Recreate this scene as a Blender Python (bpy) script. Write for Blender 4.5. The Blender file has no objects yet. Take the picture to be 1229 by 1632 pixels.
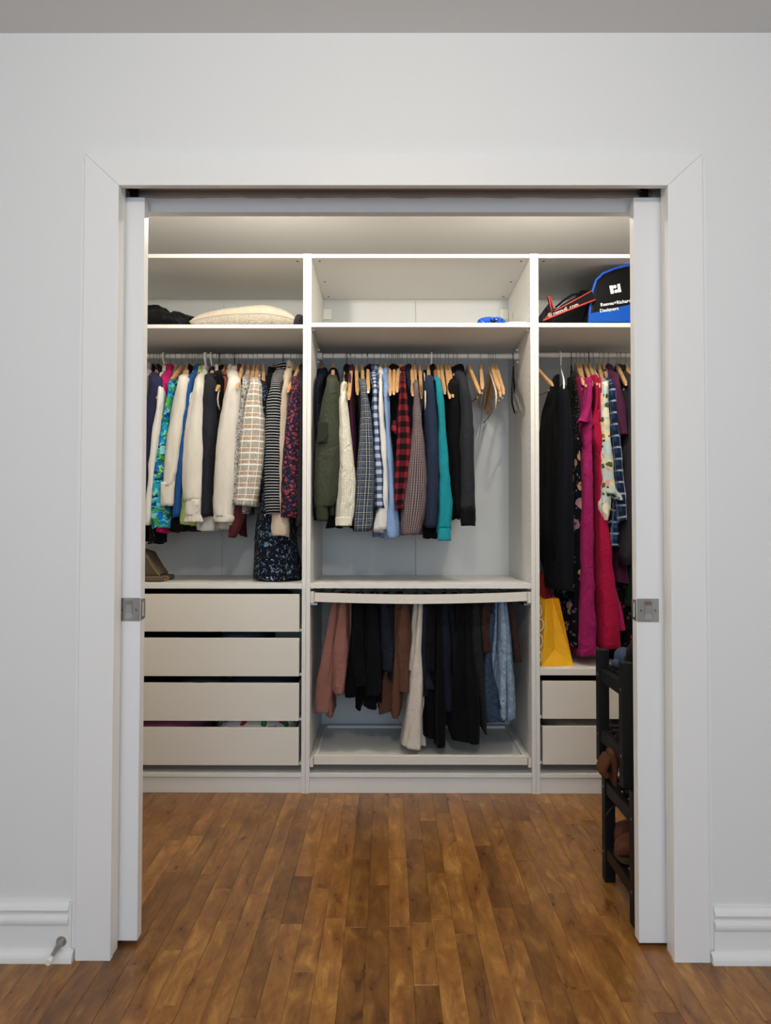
import bpy, math, random
from mathutils import Vector, noise, Matrix
random.seed(7)
S = bpy.context.scene
C = S.collection
PI = math.pi

# ------------------------------------------------------------------ camera
FPX, PITCH, YAW, ROLL = 1121.327, 0.02515, 0.00271, 0.00145
CX, CY, CZ = -0.14568, -3.07382, 1.14227
cam_d = bpy.data.cameras.new('camera'); cam = bpy.data.objects.new('camera', cam_d); C.objects.link(cam)
cam_d.sensor_fit = 'VERTICAL'; cam_d.sensor_height = 36; cam_d.lens = FPX/1632*36
cam_d.clip_start = .02
cam.location = (CX, CY, CZ)
cam.rotation_mode = 'QUATERNION'
cam.rotation_quaternion = (Matrix.Rotation(YAW, 3, 'Z') @ Matrix.Rotation(PI/2+PITCH, 3, 'X') @ Matrix.Rotation(ROLL, 3, 'Z')).to_quaternion()
S.camera = cam

# ------------------------------------------------------------------ light
w = bpy.data.worlds.new('world'); S.world = w; w.use_nodes = True
w.node_tree.nodes['Background'].inputs[0].default_value = (.55, .72, 1, 1)
w.node_tree.nodes['Background'].inputs[1].default_value = .2
def area(name, loc, rot, sx, sy, power, col, spread=180):
    l = bpy.data.lights.new(name, 'AREA'); l.shape = 'RECTANGLE'; l.size = sx; l.size_y = sy
    l.energy = power; l.color = col; l.spread = math.radians(spread)
    o = bpy.data.objects.new(name, l); C.objects.link(o); o.location = loc; o.rotation_euler = rot
    return o
# daylight through the window of the room behind the camera
area('window_daylight', (-.1, -5.15, 1.3), (PI/2, 0, 0), 2.6, 1.5, 55, (.66, .82, 1.0))
def bulb(name, loc, power, col, r):
    l = bpy.data.lights.new(name, 'POINT'); l.energy = power; l.color = col; l.shadow_soft_size = r
    o = bpy.data.objects.new(name, l); C.objects.link(o); o.location = loc
    return o
bulb('ceiling_lamp_light', (-.13, -2.80, 2.36), 36, (1, .91, .80), .06)
CLOSET_LAMPS = [(-.62, -.52), (.52, -.52)]
for i, (lx, ly) in enumerate(CLOSET_LAMPS):
    bulb('closet_lamp_light', (lx, ly, 2.345), 19, (1, .92, .79), .025)
S.view_settings.view_transform = 'Standard'; S.view_settings.look = 'None'
S.view_settings.gamma = 1; S.view_settings.use_curve_mapping = False
S.view_settings.exposure = 0.0

# ------------------------------------------------------------------ helpers
def at(x, y, Y):
    """the point of the vertical plane at depth Y that the lens sees at pixel x, y"""
    u = x-614.5; v = y-816
    c, s = math.cos(-ROLL), math.sin(-ROLL); u, v = c*u-s*v, s*u+c*v
    a0, a1, a2 = u/FPX, 1.0, -v/FPX
    c, s = math.cos(PITCH), math.sin(PITCH); y1 = c*a1-s*a2; z1 = s*a1+c*a2
    c, s = math.cos(YAW), math.sin(YAW); x0 = c*a0-s*y1; y0 = s*a0+c*y1
    t = (Y-CY)/y0
    return Vector((CX+t*x0, Y, CZ+t*z1))
def pxm(Y): return (Y-CY)/FPX
def mesh(name, verts, faces, m=None, uvs=None, smooth=False):
    me = bpy.data.meshes.new(name); me.from_pydata([tuple(v) for v in verts], [], faces)
    if uvs:
        ul = me.uv_layers.new(name='UVMap')
        for i, l in enumerate(me.loops): ul.data[i].uv = uvs[i]
    if m: me.materials.append(m)
    if smooth:
        for p in me.polygons: p.use_smooth = True
    me.update()
    return me
def link(name, me, parent=None, loc=(0, 0, 0)):
    o = bpy.data.objects.new(name, me); C.objects.link(o); o.location = loc
    if parent is not None: o.parent = parent
    return o
def shift(me, d):
    me.transform(Matrix.Translation(-Vector(d))); return me
class MB:
    """collects shapes in world space; build() links them as one mesh object"""
    def __init__(s): s.v = []; s.f = []; s.sm = []
    def box(s, x0, x1, y0, y1, z0, z1, b=0.0):
        if b <= 0:
            n = len(s.v)
            s.v += [(x, y, z) for z in (z0, z1) for y in (y0, y1) for x in (x0, x1)]
            s.f += [tuple(n+i for i in q) for q in ((0, 2, 3, 1), (4, 5, 7, 6), (0, 1, 5, 4), (2, 6, 7, 3), (0, 4, 6, 2), (1, 3, 7, 5))]
            return s
        # chamfered box: 24 vertices
        n = len(s.v); X = (x0, x1); Y = (y0, y1); Z = (z0, z1); sg = (1, -1)
        for k in range(2):
            for j in range(2):
                for i in range(2):
                    s.v += [(X[i], Y[j]+sg[j]*b, Z[k]+sg[k]*b), (X[i]+sg[i]*b, Y[j], Z[k]+sg[k]*b), (X[i]+sg[i]*b, Y[j]+sg[j]*b, Z[k])]
        def V(i, j, k, a): return n+(k*4+j*2+i)*3+a
        F = []
        F += [(V(0,0,0,0), V(0,0,1,0), V(0,1,1,0), V(0,1,0,0)), (V(1,0,0,0), V(1,1,0,0), V(1,1,1,0), V(1,0,1,0))]
        F += [(V(0,0,0,1), V(1,0,0,1), V(1,0,1,1), V(0,0,1,1)), (V(0,1,0,1), V(0,1,1,1), V(1,1,1,1), V(1,1,0,1))]
        F += [(V(0,0,0,2), V(0,1,0,2), V(1,1,0,2), V(1,0,0,2)), (V(0,0,1,2), V(1,0,1,2), V(1,1,1,2), V(0,1,1,2))]
        for i in range(2):
            for j in range(2):
                F.append((V(i,j,0,0), V(i,j,0,1), V(i,j,1,1), V(i,j,1,0)))
        for i in range(2):
            for k in range(2):
                F.append((V(i,0,k,0), V(i,0,k,2), V(i,1,k,2), V(i,1,k,0)))
        for j in range(2):
            for k in range(2):
                F.append((V(0,j,k,1), V(0,j,k,2), V(1,j,k,2), V(1,j,k,1)))
        for k in range(2):
            for j in range(2):
                for i in range(2):
                    F.append((V(i,j,k,0), V(i,j,k,1), V(i,j,k,2)))
        s.f += F; return s
    def prism(s, pts, y0, y1, axis='y'):
        """pts (a,b) polygon extruded along an axis"""
        n = len(s.v); m = len(pts)
        for y in (y0, y1):
            for a, b in pts: s.v.append((a, y, b) if axis == 'y' else ((y, a, b) if axis == 'x' else (a, b, y)))
        s.f.append(tuple(range(n, n+m))); s.f.append(tuple(range(n+2*m-1, n+m-1, -1)))
        for i in range(m):
            j = (i+1) % m; s.f.append((n+i, n+m+i, n+m+j, n+j))
        return s
    def wire(s, pts, r, k=8):
        pts = [Vector(p) for p in pts]; n = len(s.v); up = Vector((1, 0, 0)); prev = None
        for i, p in enumerate(pts):
            d = (pts[min(i+1, len(pts)-1)]-pts[max(i-1, 0)]).normalized()
            a = up if prev is None else prev
            a = a-d*a.dot(d)
            if a.length < 1e-4: a = Vector((0, 0, 1))-d*d.z
            if a.length < 1e-4: a = Vector((0, 1, 0))
            a.normalize(); prev = a; b = d.cross(a)
            rr = r[i] if isinstance(r, (list, tuple)) else r
            for q in range(k):
                t = 2*PI*q/k; s.v.append(tuple(p+a*math.cos(t)*rr+b*math.sin(t)*rr))
        for i in range(len(pts)-1):
            for q in range(k):
                q2 = (q+1) % k
                s.f.append((n+i*k+q, n+i*k+q2, n+(i+1)*k+q2, n+(i+1)*k+q))
        s.f.append(tuple(n+q for q in reversed(range(k)))); e = n+(len(pts)-1)*k
        s.f.append(tuple(e+q for q in range(k)))
        return s
    def cyl(s, p0, p1, r0, r1=None, k=20):
        return s.wire([p0, p1], [r0, r0 if r1 is None else r1], k)
    def build(s, name, m, parent=None, smooth=False, org=None, auto=False):
        if org is None:
            org = parent.matrix_basis.translation if parent is not None else Vector((0, 0, 0))
            if parent is not None:
                q = parent; org = Vector((0, 0, 0))
                while q is not None: org = org+q.location; q = q.parent
            me = shift(mesh(name, s.v, s.f, m), org); loc = (0, 0, 0)
        else:
            me = shift(mesh(name, s.v, s.f, m), org); loc = org
        me_fix(me)
        if smooth:
            for p in me.polygons: p.use_smooth = True
            if auto: me.set_sharp_from_angle(angle=math.radians(40))
        return link(name, me, parent, loc)
def me_fix(me):
    import bmesh
    bm = bmesh.new(); bm.from_mesh(me); bmesh.ops.recalc_face_normals(bm, faces=bm.faces); bm.to_mesh(me); bm.free()
def tag(o, label, cat, group=None):
    label = ' '.join(label.split()[:16]) if len(label.split()) <= 16 else ' '.join(label.replace(' light ', ' ').replace(' between ', ' by ').split()[:16])
    o['label'] = label; o['category'] = cat
    if group: o['group'] = group
    return o
def thing(name, label, cat, loc, group=None):
    o = bpy.data.objects.new(name, None); C.objects.link(o); o.location = loc; o.empty_display_size = .05
    return tag(o, label, cat, group)
def structure(o): o['kind'] = 'structure'; return o
def worldloc(o):
    q = o; r = Vector((0, 0, 0))
    while q is not None: r = r+q.location; q = q.parent
    return r

# ------------------------------------------------------------------ materials
class NT:
    def __init__(s, name, rough=.8, spec=.3):
        s.m = bpy.data.materials.new(name); s.m.use_nodes = True; s.t = s.m.node_tree; s.n = s.t.nodes; s.l = s.t.links
        s.b = s.n['Principled BSDF']; s.b.inputs['Roughness'].default_value = rough
        s.b.inputs['Specular IOR Level'].default_value = spec
    def put(s, inp, v):
        if hasattr(v, 'links'): s.l.new(v, inp)
        elif isinstance(v, (tuple, list)) and inp.type == 'RGBA': inp.default_value = (*v[:3], 1)
        else: inp.default_value = v
    def math(s, op, a, b=0.0, c=0.0):
        x = s.n.new('ShaderNodeMath'); x.operation = op; s.put(x.inputs[0], a); s.put(x.inputs[1], b); s.put(x.inputs[2], c)
        return x.outputs[0]
    def mix(s, a, b, f, blend='MIX'):
        x = s.n.new('ShaderNodeMix'); x.data_type = 'RGBA'; x.blend_type = blend
        s.put(x.inputs[0], f); s.put(x.inputs[6], a); s.put(x.inputs[7], b); return x.outputs[2]
    def uv(s):
        x = s.n.new('ShaderNodeUVMap'); x.uv_map = 'UVMap'
        y = s.n.new('ShaderNodeSeparateXYZ'); s.l.new(x.outputs[0], y.inputs[0]); s.U = x.outputs[0]
        return y.outputs[0], y.outputs[1]
    def pos(s, scale=(1, 1, 1), kind='Object', off=None):
        x = s.n.new('ShaderNodeTexCoord'); m = s.n.new('ShaderNodeMapping'); s.l.new(x.outputs[kind], m.inputs[0]); m.inputs['Scale'].default_value = scale
        if off is not None: s.l.new(off, m.inputs['Location'])
        return m.outputs[0]
    def map(s, vec, scale):
        m = s.n.new('ShaderNodeMapping'); s.l.new(vec, m.inputs[0]); m.inputs['Scale'].default_value = scale; return m.outputs[0]
    def noise(s, vec, scale=5, detail=3, rough=.5, dist=0, out=0):
        x = s.n.new('ShaderNodeTexNoise'); s.l.new(vec, x.inputs['Vector']); x.inputs['Scale'].default_value = scale
        x.inputs['Detail'].default_value = detail; x.inputs['Roughness'].default_value = rough; x.inputs['Distortion'].default_value = dist
        return x.outputs[out]
    def voro(s, vec, scale=5, feature='F1', out=0, rnd=1.0):
        x = s.n.new('ShaderNodeTexVoronoi'); s.l.new(vec, x.inputs['Vector']); x.feature = feature; x.inputs['Scale'].default_value = scale
        x.inputs['Randomness'].default_value = rnd
        return x.outputs[out]
    def ramp(s, f, stops, const=False):
        x = s.n.new('ShaderNodeValToRGB'); s.put(x.inputs[0], f); e = x.color_ramp.elements
        if const: x.color_ramp.interpolation = 'CONSTANT'
        e[0].position = stops[0][0]; e[0].color = (*stops[0][1], 1); e[1].position = stops[1][0]; e[1].color = (*stops[1][1], 1)
        for p, c in stops[2:]:
            q = e.new(p); q.color = (*c, 1)
        return x.outputs[0]
    def bump(s, h, strength=.3, dist=.002):
        x = s.n.new('ShaderNodeBump'); x.inputs['Strength'].default_value = strength; x.inputs['Distance'].default_value = dist
        s.put(x.inputs['Height'], h); s.l.new(x.outputs[0], s.b.inputs['Normal']); return x.outputs[0]
    def col(s, v): s.put(s.b.inputs['Base Color'], v); return s
    def stripe(s, c, per, wd, off=0.0):
        return s.math('LESS_THAN', s.math('FRACT', s.math('ADD', s.math('DIVIDE', c, per), off+50)), wd)
def rgb(h):
    v = [int(h[i:i+2], 16)/255 for i in (0, 2, 4)]
    return tuple(x/12.92 if x <= .04045 else ((x+.055)/1.055)**2.4 for x in v)

def paint(name, c, rough=.5, bump=.06, scale=60):
    t = NT(name, rough); t.col(rgb(c)); v = t.pos()
    t.bump(t.noise(v, scale, 3), bump, .001); return t.m
MAT = {}
MAT['wall'] = paint('painted wall', 'e6e6e4', .6, .12, 90)
MAT['ceiling'] = paint('painted ceiling', 'dedddb', .8, .1, 60)
MAT['trim'] = paint('gloss white trim', 'ecebe8', .34, .05, 40)
MAT['door'] = paint('painted door', 'e9e9e8', .38, .12, 30)
MAT['rough_edge'] = paint('rough unpainted edge', 'a79d94', .9, .8, 120)
MAT['hollow'] = paint('dark hollow', '33302c', .9)
MAT['plastic_white'] = paint('white plastic', 'e8e6e2', .35, .0)
MAT['foil'] = paint('white furniture foil', 'dddbd6', .42, .03, 200)
MAT['foil_front'] = paint('cream white drawer front', 'dad5cb', .40, .03, 200)
MAT['backboard'] = paint('white back board', 'cccece', .5, .02, 80)
MAT['rail_white'] = paint('white rail', 'd6d2cc', .4, 0)
MAT['hole'] = paint('dark hole', '3a3733', .9, 0)
MAT['black_wood'] = paint('black stained pine', '0d0d10', .5, .25, 50)
MAT['rubber_white'] = paint('white rubber', 'e6e3dc', .5, 0)
def metal(name, c, rough):
    t = NT(name, rough); t.col(rgb(c)); t.b.inputs['Metallic'].default_value = 1
    t.bump(t.noise(t.pos((200, 200, 6)), 3, 2), .03, .0005); return t.m
MAT['nickel'] = metal('satin nickel', 'a8a49e', .32)
MAT['chrome'] = metal('bright wire', '8d8d8d', .28)
MAT['black_wire'] = paint('black wire', '121212', .4, 0)
MAT['gold'] = metal('gold chain', 'b89a62', .35)

def wood_hanger(name, a, b):
    t = NT(name, .33, .5); v = t.pos((60, 8, 60)); n = t.noise(v, 1.6, 4, .6, 1.0)
    t.col(t.ramp(n, [(.3, rgb(a)), (.7, rgb(b))])); t.b.inputs['Coat Weight'].default_value = .3; return t.m
MAT['wood'] = wood_hanger('varnished hanger wood', 'ae8254', 'd0a878')
MAT['wood_dark'] = wood_hanger('brown hanger wood', '7d4a2a', 'a06a40')
# floor: stained birch strips
t = NT('stained birch strip', .3, .5)
oi = t.n.new('ShaderNodeObjectInfo'); ge = t.n.new('ShaderNodeNewGeometry')
rr = t.math('FRACT', t.math('ADD', t.math('MULTIPLY', oi.outputs['Random'], 7.31), t.math('MULTIPLY', ge.outputs['Random Per Island'], 3.17)))
cmb = t.n.new('ShaderNodeCombineXYZ'); t.put(cmb.inputs[0], t.math('MULTIPLY', rr, 37)); t.put(cmb.inputs[1], t.math('MULTIPLY', rr, 91)); t.put(cmb.inputs[2], t.math('MULTIPLY', rr, 13))
def fpos(sc):
    m = t.n.new('ShaderNodeMapping'); t.l.new(ge.outputs['Position'], m.inputs[0]); m.inputs['Scale'].default_value = sc
    a = t.n.new('ShaderNodeVectorMath'); a.operation = 'ADD'; t.l.new(m.outputs[0], a.inputs[0]); t.l.new(cmb.outputs[0], a.inputs[1]); return a.outputs[0]
blot = t.noise(fpos((22, 6, 1)), 1.0, 5, .66, .7)
grain = t.noise(fpos((260, 7, 1)), 1.0, 3, .6, .2)
flame = t.noise(fpos((24, 12, 1)), 1.0, 4, .65, .8)
c1 = t.ramp(blot, [(.27, rgb('5a391b')), (.40, rgb('7d5227')), (.55, rgb('926430')), (.72, rgb('b48546'))])
c1 = t.mix(c1, t.mix(c1, rgb('6e4422'), 1.0, 'MULTIPLY'), t.math('MULTIPLY', t.math('GREATER_THAN', rr, .82), .35))
tone = t.math('ADD', .62, t.math('MULTIPLY', rr, .78))
tc = t.n.new('ShaderNodeCombineXYZ'); t.put(tc.inputs[0], tone); t.put(tc.inputs[1], t.math('POWER', tone, 1.08)); t.put(tc.inputs[2], t.math('POWER', tone, 1.15))
c1 = t.mix(c1, tc.outputs[0], 1.0, 'MULTIPLY')
gr = t.ramp(grain, [(.35, (.78, .74, .7)), (.6, (1, 1, 1))]); c1 = t.mix(c1, gr, .5, 'MULTIPLY')
fr = t.ramp(flame, [(.36, (.78, .70, .62)), (.54, (1, 1, 1)), (.68, (1.2, 1.18, 1.05))]); c1 = t.mix(c1, fr, .8, 'MULTIPLY')
t.col(c1); t.put(t.b.inputs['Roughness'], t.math('ADD', .22, t.math('MULTIPLY', blot, .16)))
t.bump(t.math('ADD', t.math('MULTIPLY', grain, .5), blot), .10, .0006)
MAT['floor'] = t.m
MAT['subfloor'] = paint('subfloor', '2a1d12', .9)

def fabric(name, c=None, fn=None, rough=.88, weave=1400, bump=.35, sheen=.02, wr=.35):
    t = NT(name, rough, .10); u, v = t.uv()
    base = fn(t, u, v) if fn else rgb(c)
    vv = t.noise(t.map(t.U, (34, 9, 1)), 1, 4, .6, .6)
    base = t.mix(base, t.ramp(vv, [(.25, (.86, .86, .87)), (.7, (1.04, 1.04, 1.03))]), .5, 'MULTIPLY')
    t.col(base)
    t.b.inputs['Sheen Weight'].default_value = sheen; t.b.inputs['Sheen Roughness'].default_value = .5
    wv = t.noise(t.map(t.U, (weave, weave, 1)), 1, 1)
    cr_ = t.noise(t.map(t.U, (11, 7, 1)), 1, 3, .55, 1.6); cr_ = t.math('ABSOLUTE', t.math('SUBTRACT', cr_, .5))
    h = t.math('ADD', t.math('MULTIPLY', vv, 6.0*wr), t.math('MULTIPLY', wv, .25))
    h = t.math('ADD', h, t.math('MULTIPLY', cr_, 22*wr))
    t.bump(h, bump*1.3, .004); return t.m
def plaid(base, stripes):
    """stripes: (axis, period, width, offset, colour, opacity)"""
    def fn(t, u, v):
        c = rgb(base)
        for ax, per, wd, off, col, op in stripes:
            s = t.stripe(u if ax == 'u' else v, per, wd, off)
            c = t.mix(c, rgb(col), t.math('MULTIPLY', s, op))
        return c
    return fn
def gingham(light, mid, dark, per, dv=0):
    def fn(t, u, v):
        a = t.stripe(u, per, .5); b = t.stripe(v, per, .5, dv)
        s = t.math('ADD', a, b)
        c = t.mix(rgb(light), rgb(mid), t.math('GREATER_THAN', s, .5))
        return t.mix(c, rgb(dark), t.math('GREATER_THAN', s, 1.5))
    return fn
def blots(base, layers, warp=.25):
    """layers: (scale, threshold, colour, seed)"""
    def fn(t, u, v):
        c = rgb(base)
        for sc, th, col, seed in layers:
            m = t.n.new('ShaderNodeMapping'); t.l.new(t.U, m.inputs[0]); m.inputs['Scale'].default_value = (sc, sc, 1); m.inputs['Location'].default_value = (seed*3.7, seed*9.1, seed)
            n = t.noise(m.outputs[0], 1, 2, .5, warp*4)
            c = t.mix(c, rgb(col), t.math('GREATER_THAN', n, th))
        return c
    return fn
def flowers(base, sets):
    """sets: (scale, radius, petal colour, centre colour, seed)"""
    def fn(t, u, v):
        c = rgb(base)
        for sc, rad, col, cen, seed in sets:
            m = t.n.new('ShaderNodeMapping'); t.l.new(t.U, m.inputs[0]); m.inputs['Scale'].default_value = (sc, sc, 1); m.inputs['Location'].default_value = (seed*3.7, seed*9.1, 0)
            nz = t.noise(m.outputs[0], 2.2, 2, .5, 0, 1)
            a = t.n.new('ShaderNodeMix'); a.data_type = 'VECTOR'; t.put(a.inputs[0], .3); t.l.new(m.outputs[0], a.inputs[4]); t.l.new(nz, a.inputs[5])
            d = t.voro(a.outputs[1], 1, 'F1', 0, .85)
            c = t.mix(c, rgb(col), t.math('LESS_THAN', d, rad))
            if cen: c = t.mix(c, rgb(cen), t.math('LESS_THAN', d, rad*.35))
        return c
    return fn
def dots(base, col, per, r):
    def fn(t, u, v):
        d = t.voro(t.U, 1/per, 'F1', 0, .25)
        return t.mix(rgb(base), rgb(col), t.math('LESS_THAN', d, r))
    return fn
def stripes_h(base, col, per, wd, slope=0.0):
    def fn(t, u, v):
        return t.mix(rgb(base), rgb(col), t.stripe(t.math('ADD', v, t.math('MULTIPLY', u, slope)), per, wd))
    return fn
def weave2(a, b, sc, th=.5):
    def fn(t, u, v):
        n = t.noise(t.map(t.U, (sc, sc*.7, 1)), 1, 1, .5, 0)
        return t.mix(rgb(a), rgb(b), t.math('GREATER_THAN', n, th))
    return fn
def houndstooth(a, b, per):
    def fn(t, u, v):
        s1 = t.stripe(u, per, .55); s2 = t.stripe(v, per, .5)
        s3 = t.stripe(t.math('ADD', u, v), per*.5, .4)
        m = t.math('MAXIMUM', t.math('MULTIPLY', s1, s2), t.math('MULTIPLY', s3, t.math('MULTIPLY', s1, .5)))
        return t.mix(rgb(a), rgb(b), m)
    return fn
def tweed(t, u, v):
    n = t.noise(t.map(t.U, (420, 420, 1)), 1, 1)
    c = t.ramp(n, [(.0, rgb('2c2b28')), (.42, rgb('8d8a7f')), (.52, rgb('cfcabc')), (.60, rgb('e6e0d2'))], True)
    nz_ = t.noise(t.map(t.U, (120, 120, 1)), 1, 2); v = t.math('ADD', v, t.math('MULTIPLY', nz_, .008)); u = t.math('ADD', u, t.math('MULTIPLY', nz_, .005))
    org = t.math('MULTIPLY', t.stripe(v, .052, .45, .1), t.stripe(u, .034, .6))
    c = t.mix(c, t.mix(rgb('a86f45'), rgb('d8cdb9'), t.math('GREATER_THAN', n, .56)), t.math('MULTIPLY', org, .8))
    c = t.mix(c, rgb('f0ece2'), t.math('MULTIPLY', t.stripe(v, .052, .14, .62), .85))
    c = t.mix(c, rgb('f0ece2'), t.math('MULTIPLY', t.stripe(v, .052, .07, .0), .8))
    c = t.mix(c, rgb('ece8df'), t.math('MULTIPLY', t.stripe(u, .034, .10), .8))
    return c
FB = {}
def fb(k, *a, **kw): FB[k] = fabric(k+' fabric', *a, **kw)
fb('navy_violet', '2b2d4a'); fb('pinkgrey', '9c8f92'); fb('lace_black', None, blots('0b0b0d', [(220, .66, '9a9aa0', 1)]))
fb('white', 'd8d6d1', wr=.14); fb('white_warm', 'd2cdc3', wr=.14); fb('white_knit', 'd3cdc3', wr=.12, bump=.5); fb('offwhite', 'c2bcb2', wr=.14)
fb('magenta', 'b01f5e'); fb('tropic', None, blots('1f9fc0', [(22, .50, '0f66b4', 1), (24, .55, '4aa040', 2), (30, .58, '7cc8cc', 3), (30, .62, '123a72', 4), (26, .62, '1d6e34', 5), (40, .66, '9fd45a', 6)]))
fb('blue', '20508a', wr=.25); fb('lime', None, weave2('9cb562', 'c4d488', 500)); fb('blacknavy', '23252d'); fb('black', '09090b', wr=.2); fb('black2', '0d0d10', wr=.2); fb('inknavy', '10121a', wr=.2)
fb('maroon', '5c2c30'); fb('brownstrap', '6b4034'); fb('bw_print', None, blots('d2cec8', [(150, .50, '26262a', 1)], .5)); fb('tweed', None, tweed, wr=.2)
fb('ikat', None, blots('10141f', [(60, .62, '5f7690', 1), (45, .66, '34507a', 2), (75, .67, 'c9ccd0', 3)]))
fb('stripe_navy', None, stripes_h('10141e', 'c8c6bf', .0128, .22)); fb('stripe_slant', None, stripes_h('10141e', 'c8c6bf', .0135, .2, .9)); fb('beige', 'c4b39e'); fb('beige_dark', '6e6152')
fb('medallion', None, flowers('261c30', [(105, .40, '9a433e', '34202c', 1), (150, .28, '574a68', None, 2), (210, .2, '2c2a48', None, 4)]))
fb('charcoal', '302d33'); fb('olive', '3c4033', wr=.6, rough=.6); fb('rib_olive', None, stripes_h('3b3f31', '2c2f25', .004, .4))
fb('cream_dot', None, dots('d3cdbb', 'efebdd', .0078, .33), bump=.6); fb('cream_band', 'ddd6c4'); fb('purple', '4a1f3c')
fb('plaid_blue', None, plaid('12161e', [('u', .026, .36, 0, '435068', .7), ('v', .028, .36, 0, '435068', .6), ('u', .026, .08, .5, 'b4b6a4', .75), ('v', .028, .08, .5, 'b4b6a4', .8), ('u', .026, .05, .13, 'd4d6ce', .6), ('v', .028, .05, .15, 'a9b4c6', .6)]))
fb('plaid_collar', None, plaid('14161a', [('u', .018, .12, 0, '6d7380', .7), ('v', .018, .12, 0, '6d7380', .7)]))
fb('ging_navy', None, gingham('b2b7c0', '4f5f84', '152244', .036)); fb('sky', '7d99c2'); fb('skylight', 'a9bfdd')
fb('buffalo', None, gingham('92242e', '4c161d', '14080b', .05)); fb('minicheck', None, gingham('a08f8e', '5f5253', '1d1a1e', .0072))
fb('navy', '232d42', wr=.25); fb('navy_dark', '161b28'); fb('teal', '1c8490', wr=.25); fb('teal_band', None, stripes_h('2494a0', '1c808c', .005, .4)); fb('char_knit', None, stripes_h('2c2d32', '232428', .006, .4)); fb('cuffblack', '101114')
fb('floralblack', None, flowers('0c0c10', [(17, .34, '9c7486', '4c3040', 1), (20, .30, 'b58a6e', '5c402c', 5), (40, .18, '4c5a78', None, 3), (36, .15, '5a5a38', None, 4)]))
fb('fuchsia', '93205a', wr=.7); fb('crimson', 'a2163e', wr=.4); fb('lightfloral', None, flowers('b6c4c2', [(20, .42, 'dccfa4', '8a7434', 1), (22, .32, 'cf9a8c', 'a05048', 2), (30, .26, '50562e', None, 3), (42, .16, '22281a', None, 4), (16, .30, 'e2dcc4', 'b89848', 6)]))
fb('plaid_navy', None, plaid('2a4874', [('u', .046, .42, 0, '131f3a', .85), ('v', .052, .45, 0, '131f3a', .8), ('u', .046, .20, .6, '7f93b6', .6), ('v', .052, .16, .6, 'b4bfd2', .7), ('u', .046, .06, .67, 'd8dce4', .7)]))
fb('plum', '4b2440', wr=.3); fb('darkfloral', None, flowers('0c0a0e', [(40, .25, '6e2a3a', '22131a', 1), (45, .2, '2f4a30', None, 2)])); fb('green_dark', '1c3020')
fb('rose', '8a5f56', wr=.3, rough=.7); fb('brown', '5a3d30', wr=.3); fb('cream', 'c9c0b4', wr=.3); fb('darkblue', '1b1f2c'); fb('olive_black', '1e2221'); fb('denim', None, blots('8094aa', [(40, .54, '94a6b8', 1), (300, .6, '6c8299', 2)]), wr=.4, bump=.5)
fb('denim_dark', None, blots('2c3b50', [(300, .55, '3c4e66', 2)]), wr=.9); fb('brown_dark', '352320', wr=.7); fb('palejean', '65798f'); fb('striped_hem', None, stripes_h('22232b', 'b4b4b8', .004, .5))
fb('velvet_cream', 'cfc4b2'); fb('velvet_black', '101012'); fb('linen', 'beb3a3', wr=.3); fb('herring', None, weave2('c2b9aa', '958b7d', 430, .52)); fb('pinkcloth', 'a85f78'); fb('xmas', None, flowers('d8d4d2', [(22, .36, 'b33038', 'd8d4d2', 1), (26, .3, '2e7a48', 'c9d8c9', 3)]))
fb('nylon_black', '0d0e10', rough=.5, wr=.8); fb('nylon_blue', '174fae', rough=.5, wr=.5); fb('bluebag', None, blots('1d57c0', [(60, .58, '0c1226', 1), (70, .66, 'bcd0ee', 3)]), rough=.4)
fb('suede', '54321f', rough=.95, bump=.5); fb('leather', '5a3524', rough=.45); fb('taupe', '5d5142', rough=.5); fb('slate', '3a465c'); fb('red_card', 'a03020', rough=.5); fb('yellow_paper', 'eaae26', rough=.55, wr=.25, sheen=0); fb('grey_card', '8d8d86'); fb('felt', '26262a')
MAT['red_piping'] = paint('red piping', 'd0473f', .5, 0); MAT['blue_piping'] = paint('blue piping', '1c4fb4', .5, 0); MAT['print_white'] = paint('white print', 'd9dde2', .6, 0); MAT['print_grey'] = paint('grey print', 'c2c2c0', .6, 0)
MAT['pearl'] = paint('pearl button', 'd9c9b0', .2, 0); MAT['paper'] = paint('white paper', 'e6e9f2', .7, 0)
MAT['sole'] = paint('rubber sole', '3a2a20', .7, .2); MAT['lamp_glass'] = None
t = NT('lit lamp glass'); t.b.inputs['Emission Color'].default_value = (1, .9, .76, 1); t.b.inputs['Emission Strength'].default_value = 3; MAT['lamp_glass'] = t.m

# ------------------------------------------------------------------ room shell
WF, WB = -1.167, -1.03        # room face and closet face of the pocket wall
XL, XR, ZH = -.878, .6147, 2.079
ZC = 2.512
RX0, RX1, RY0 = -2.7, 2.5, -5.0
def sbox(name, m, *b, **k):
    return structure(MB().box(*b, **k).build(name, m, org=Vector((b[0], b[2], b[4]))))
wb = MB()
for (x0, x1, z0, z1) in ((RX0, XL-.012, 0, ZC), (XR+.012, RX1, 0, ZC), (XL-.012, XR+.012, ZH+.012, ZC)):
    wb.box(x0, x1, WF, -1.127, z0 if z0 == 0 else 2.108, z1)
    wb.box(x0, x1, -1.058, WB, z0 if z0 == 0 else 2.062, z1)
wb.box(XL-.012, XR+.012, -1.1265, -1.0585, 2.137, ZC)
wb.box(RX0, XL-1.0, -1.127, -1.058, 0, ZC); wb.box(XR+1.0, RX1, -1.127, -1.058, 0, ZC)
structure(wb.build('wall_back', MAT['wall'], org=Vector((0, WF, 0))))
sbox('wall_left', MAT['wall'], RX0-.1, RX0, RY0, WF, 0, ZC)
sbox('wall_right', MAT['wall'], RX1, RX1+.1, RY0, WF, 0, ZC)
wf = MB(); wx0, wx1, wz0, wz1 = -1.4, 1.2, .55, 2.05
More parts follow.
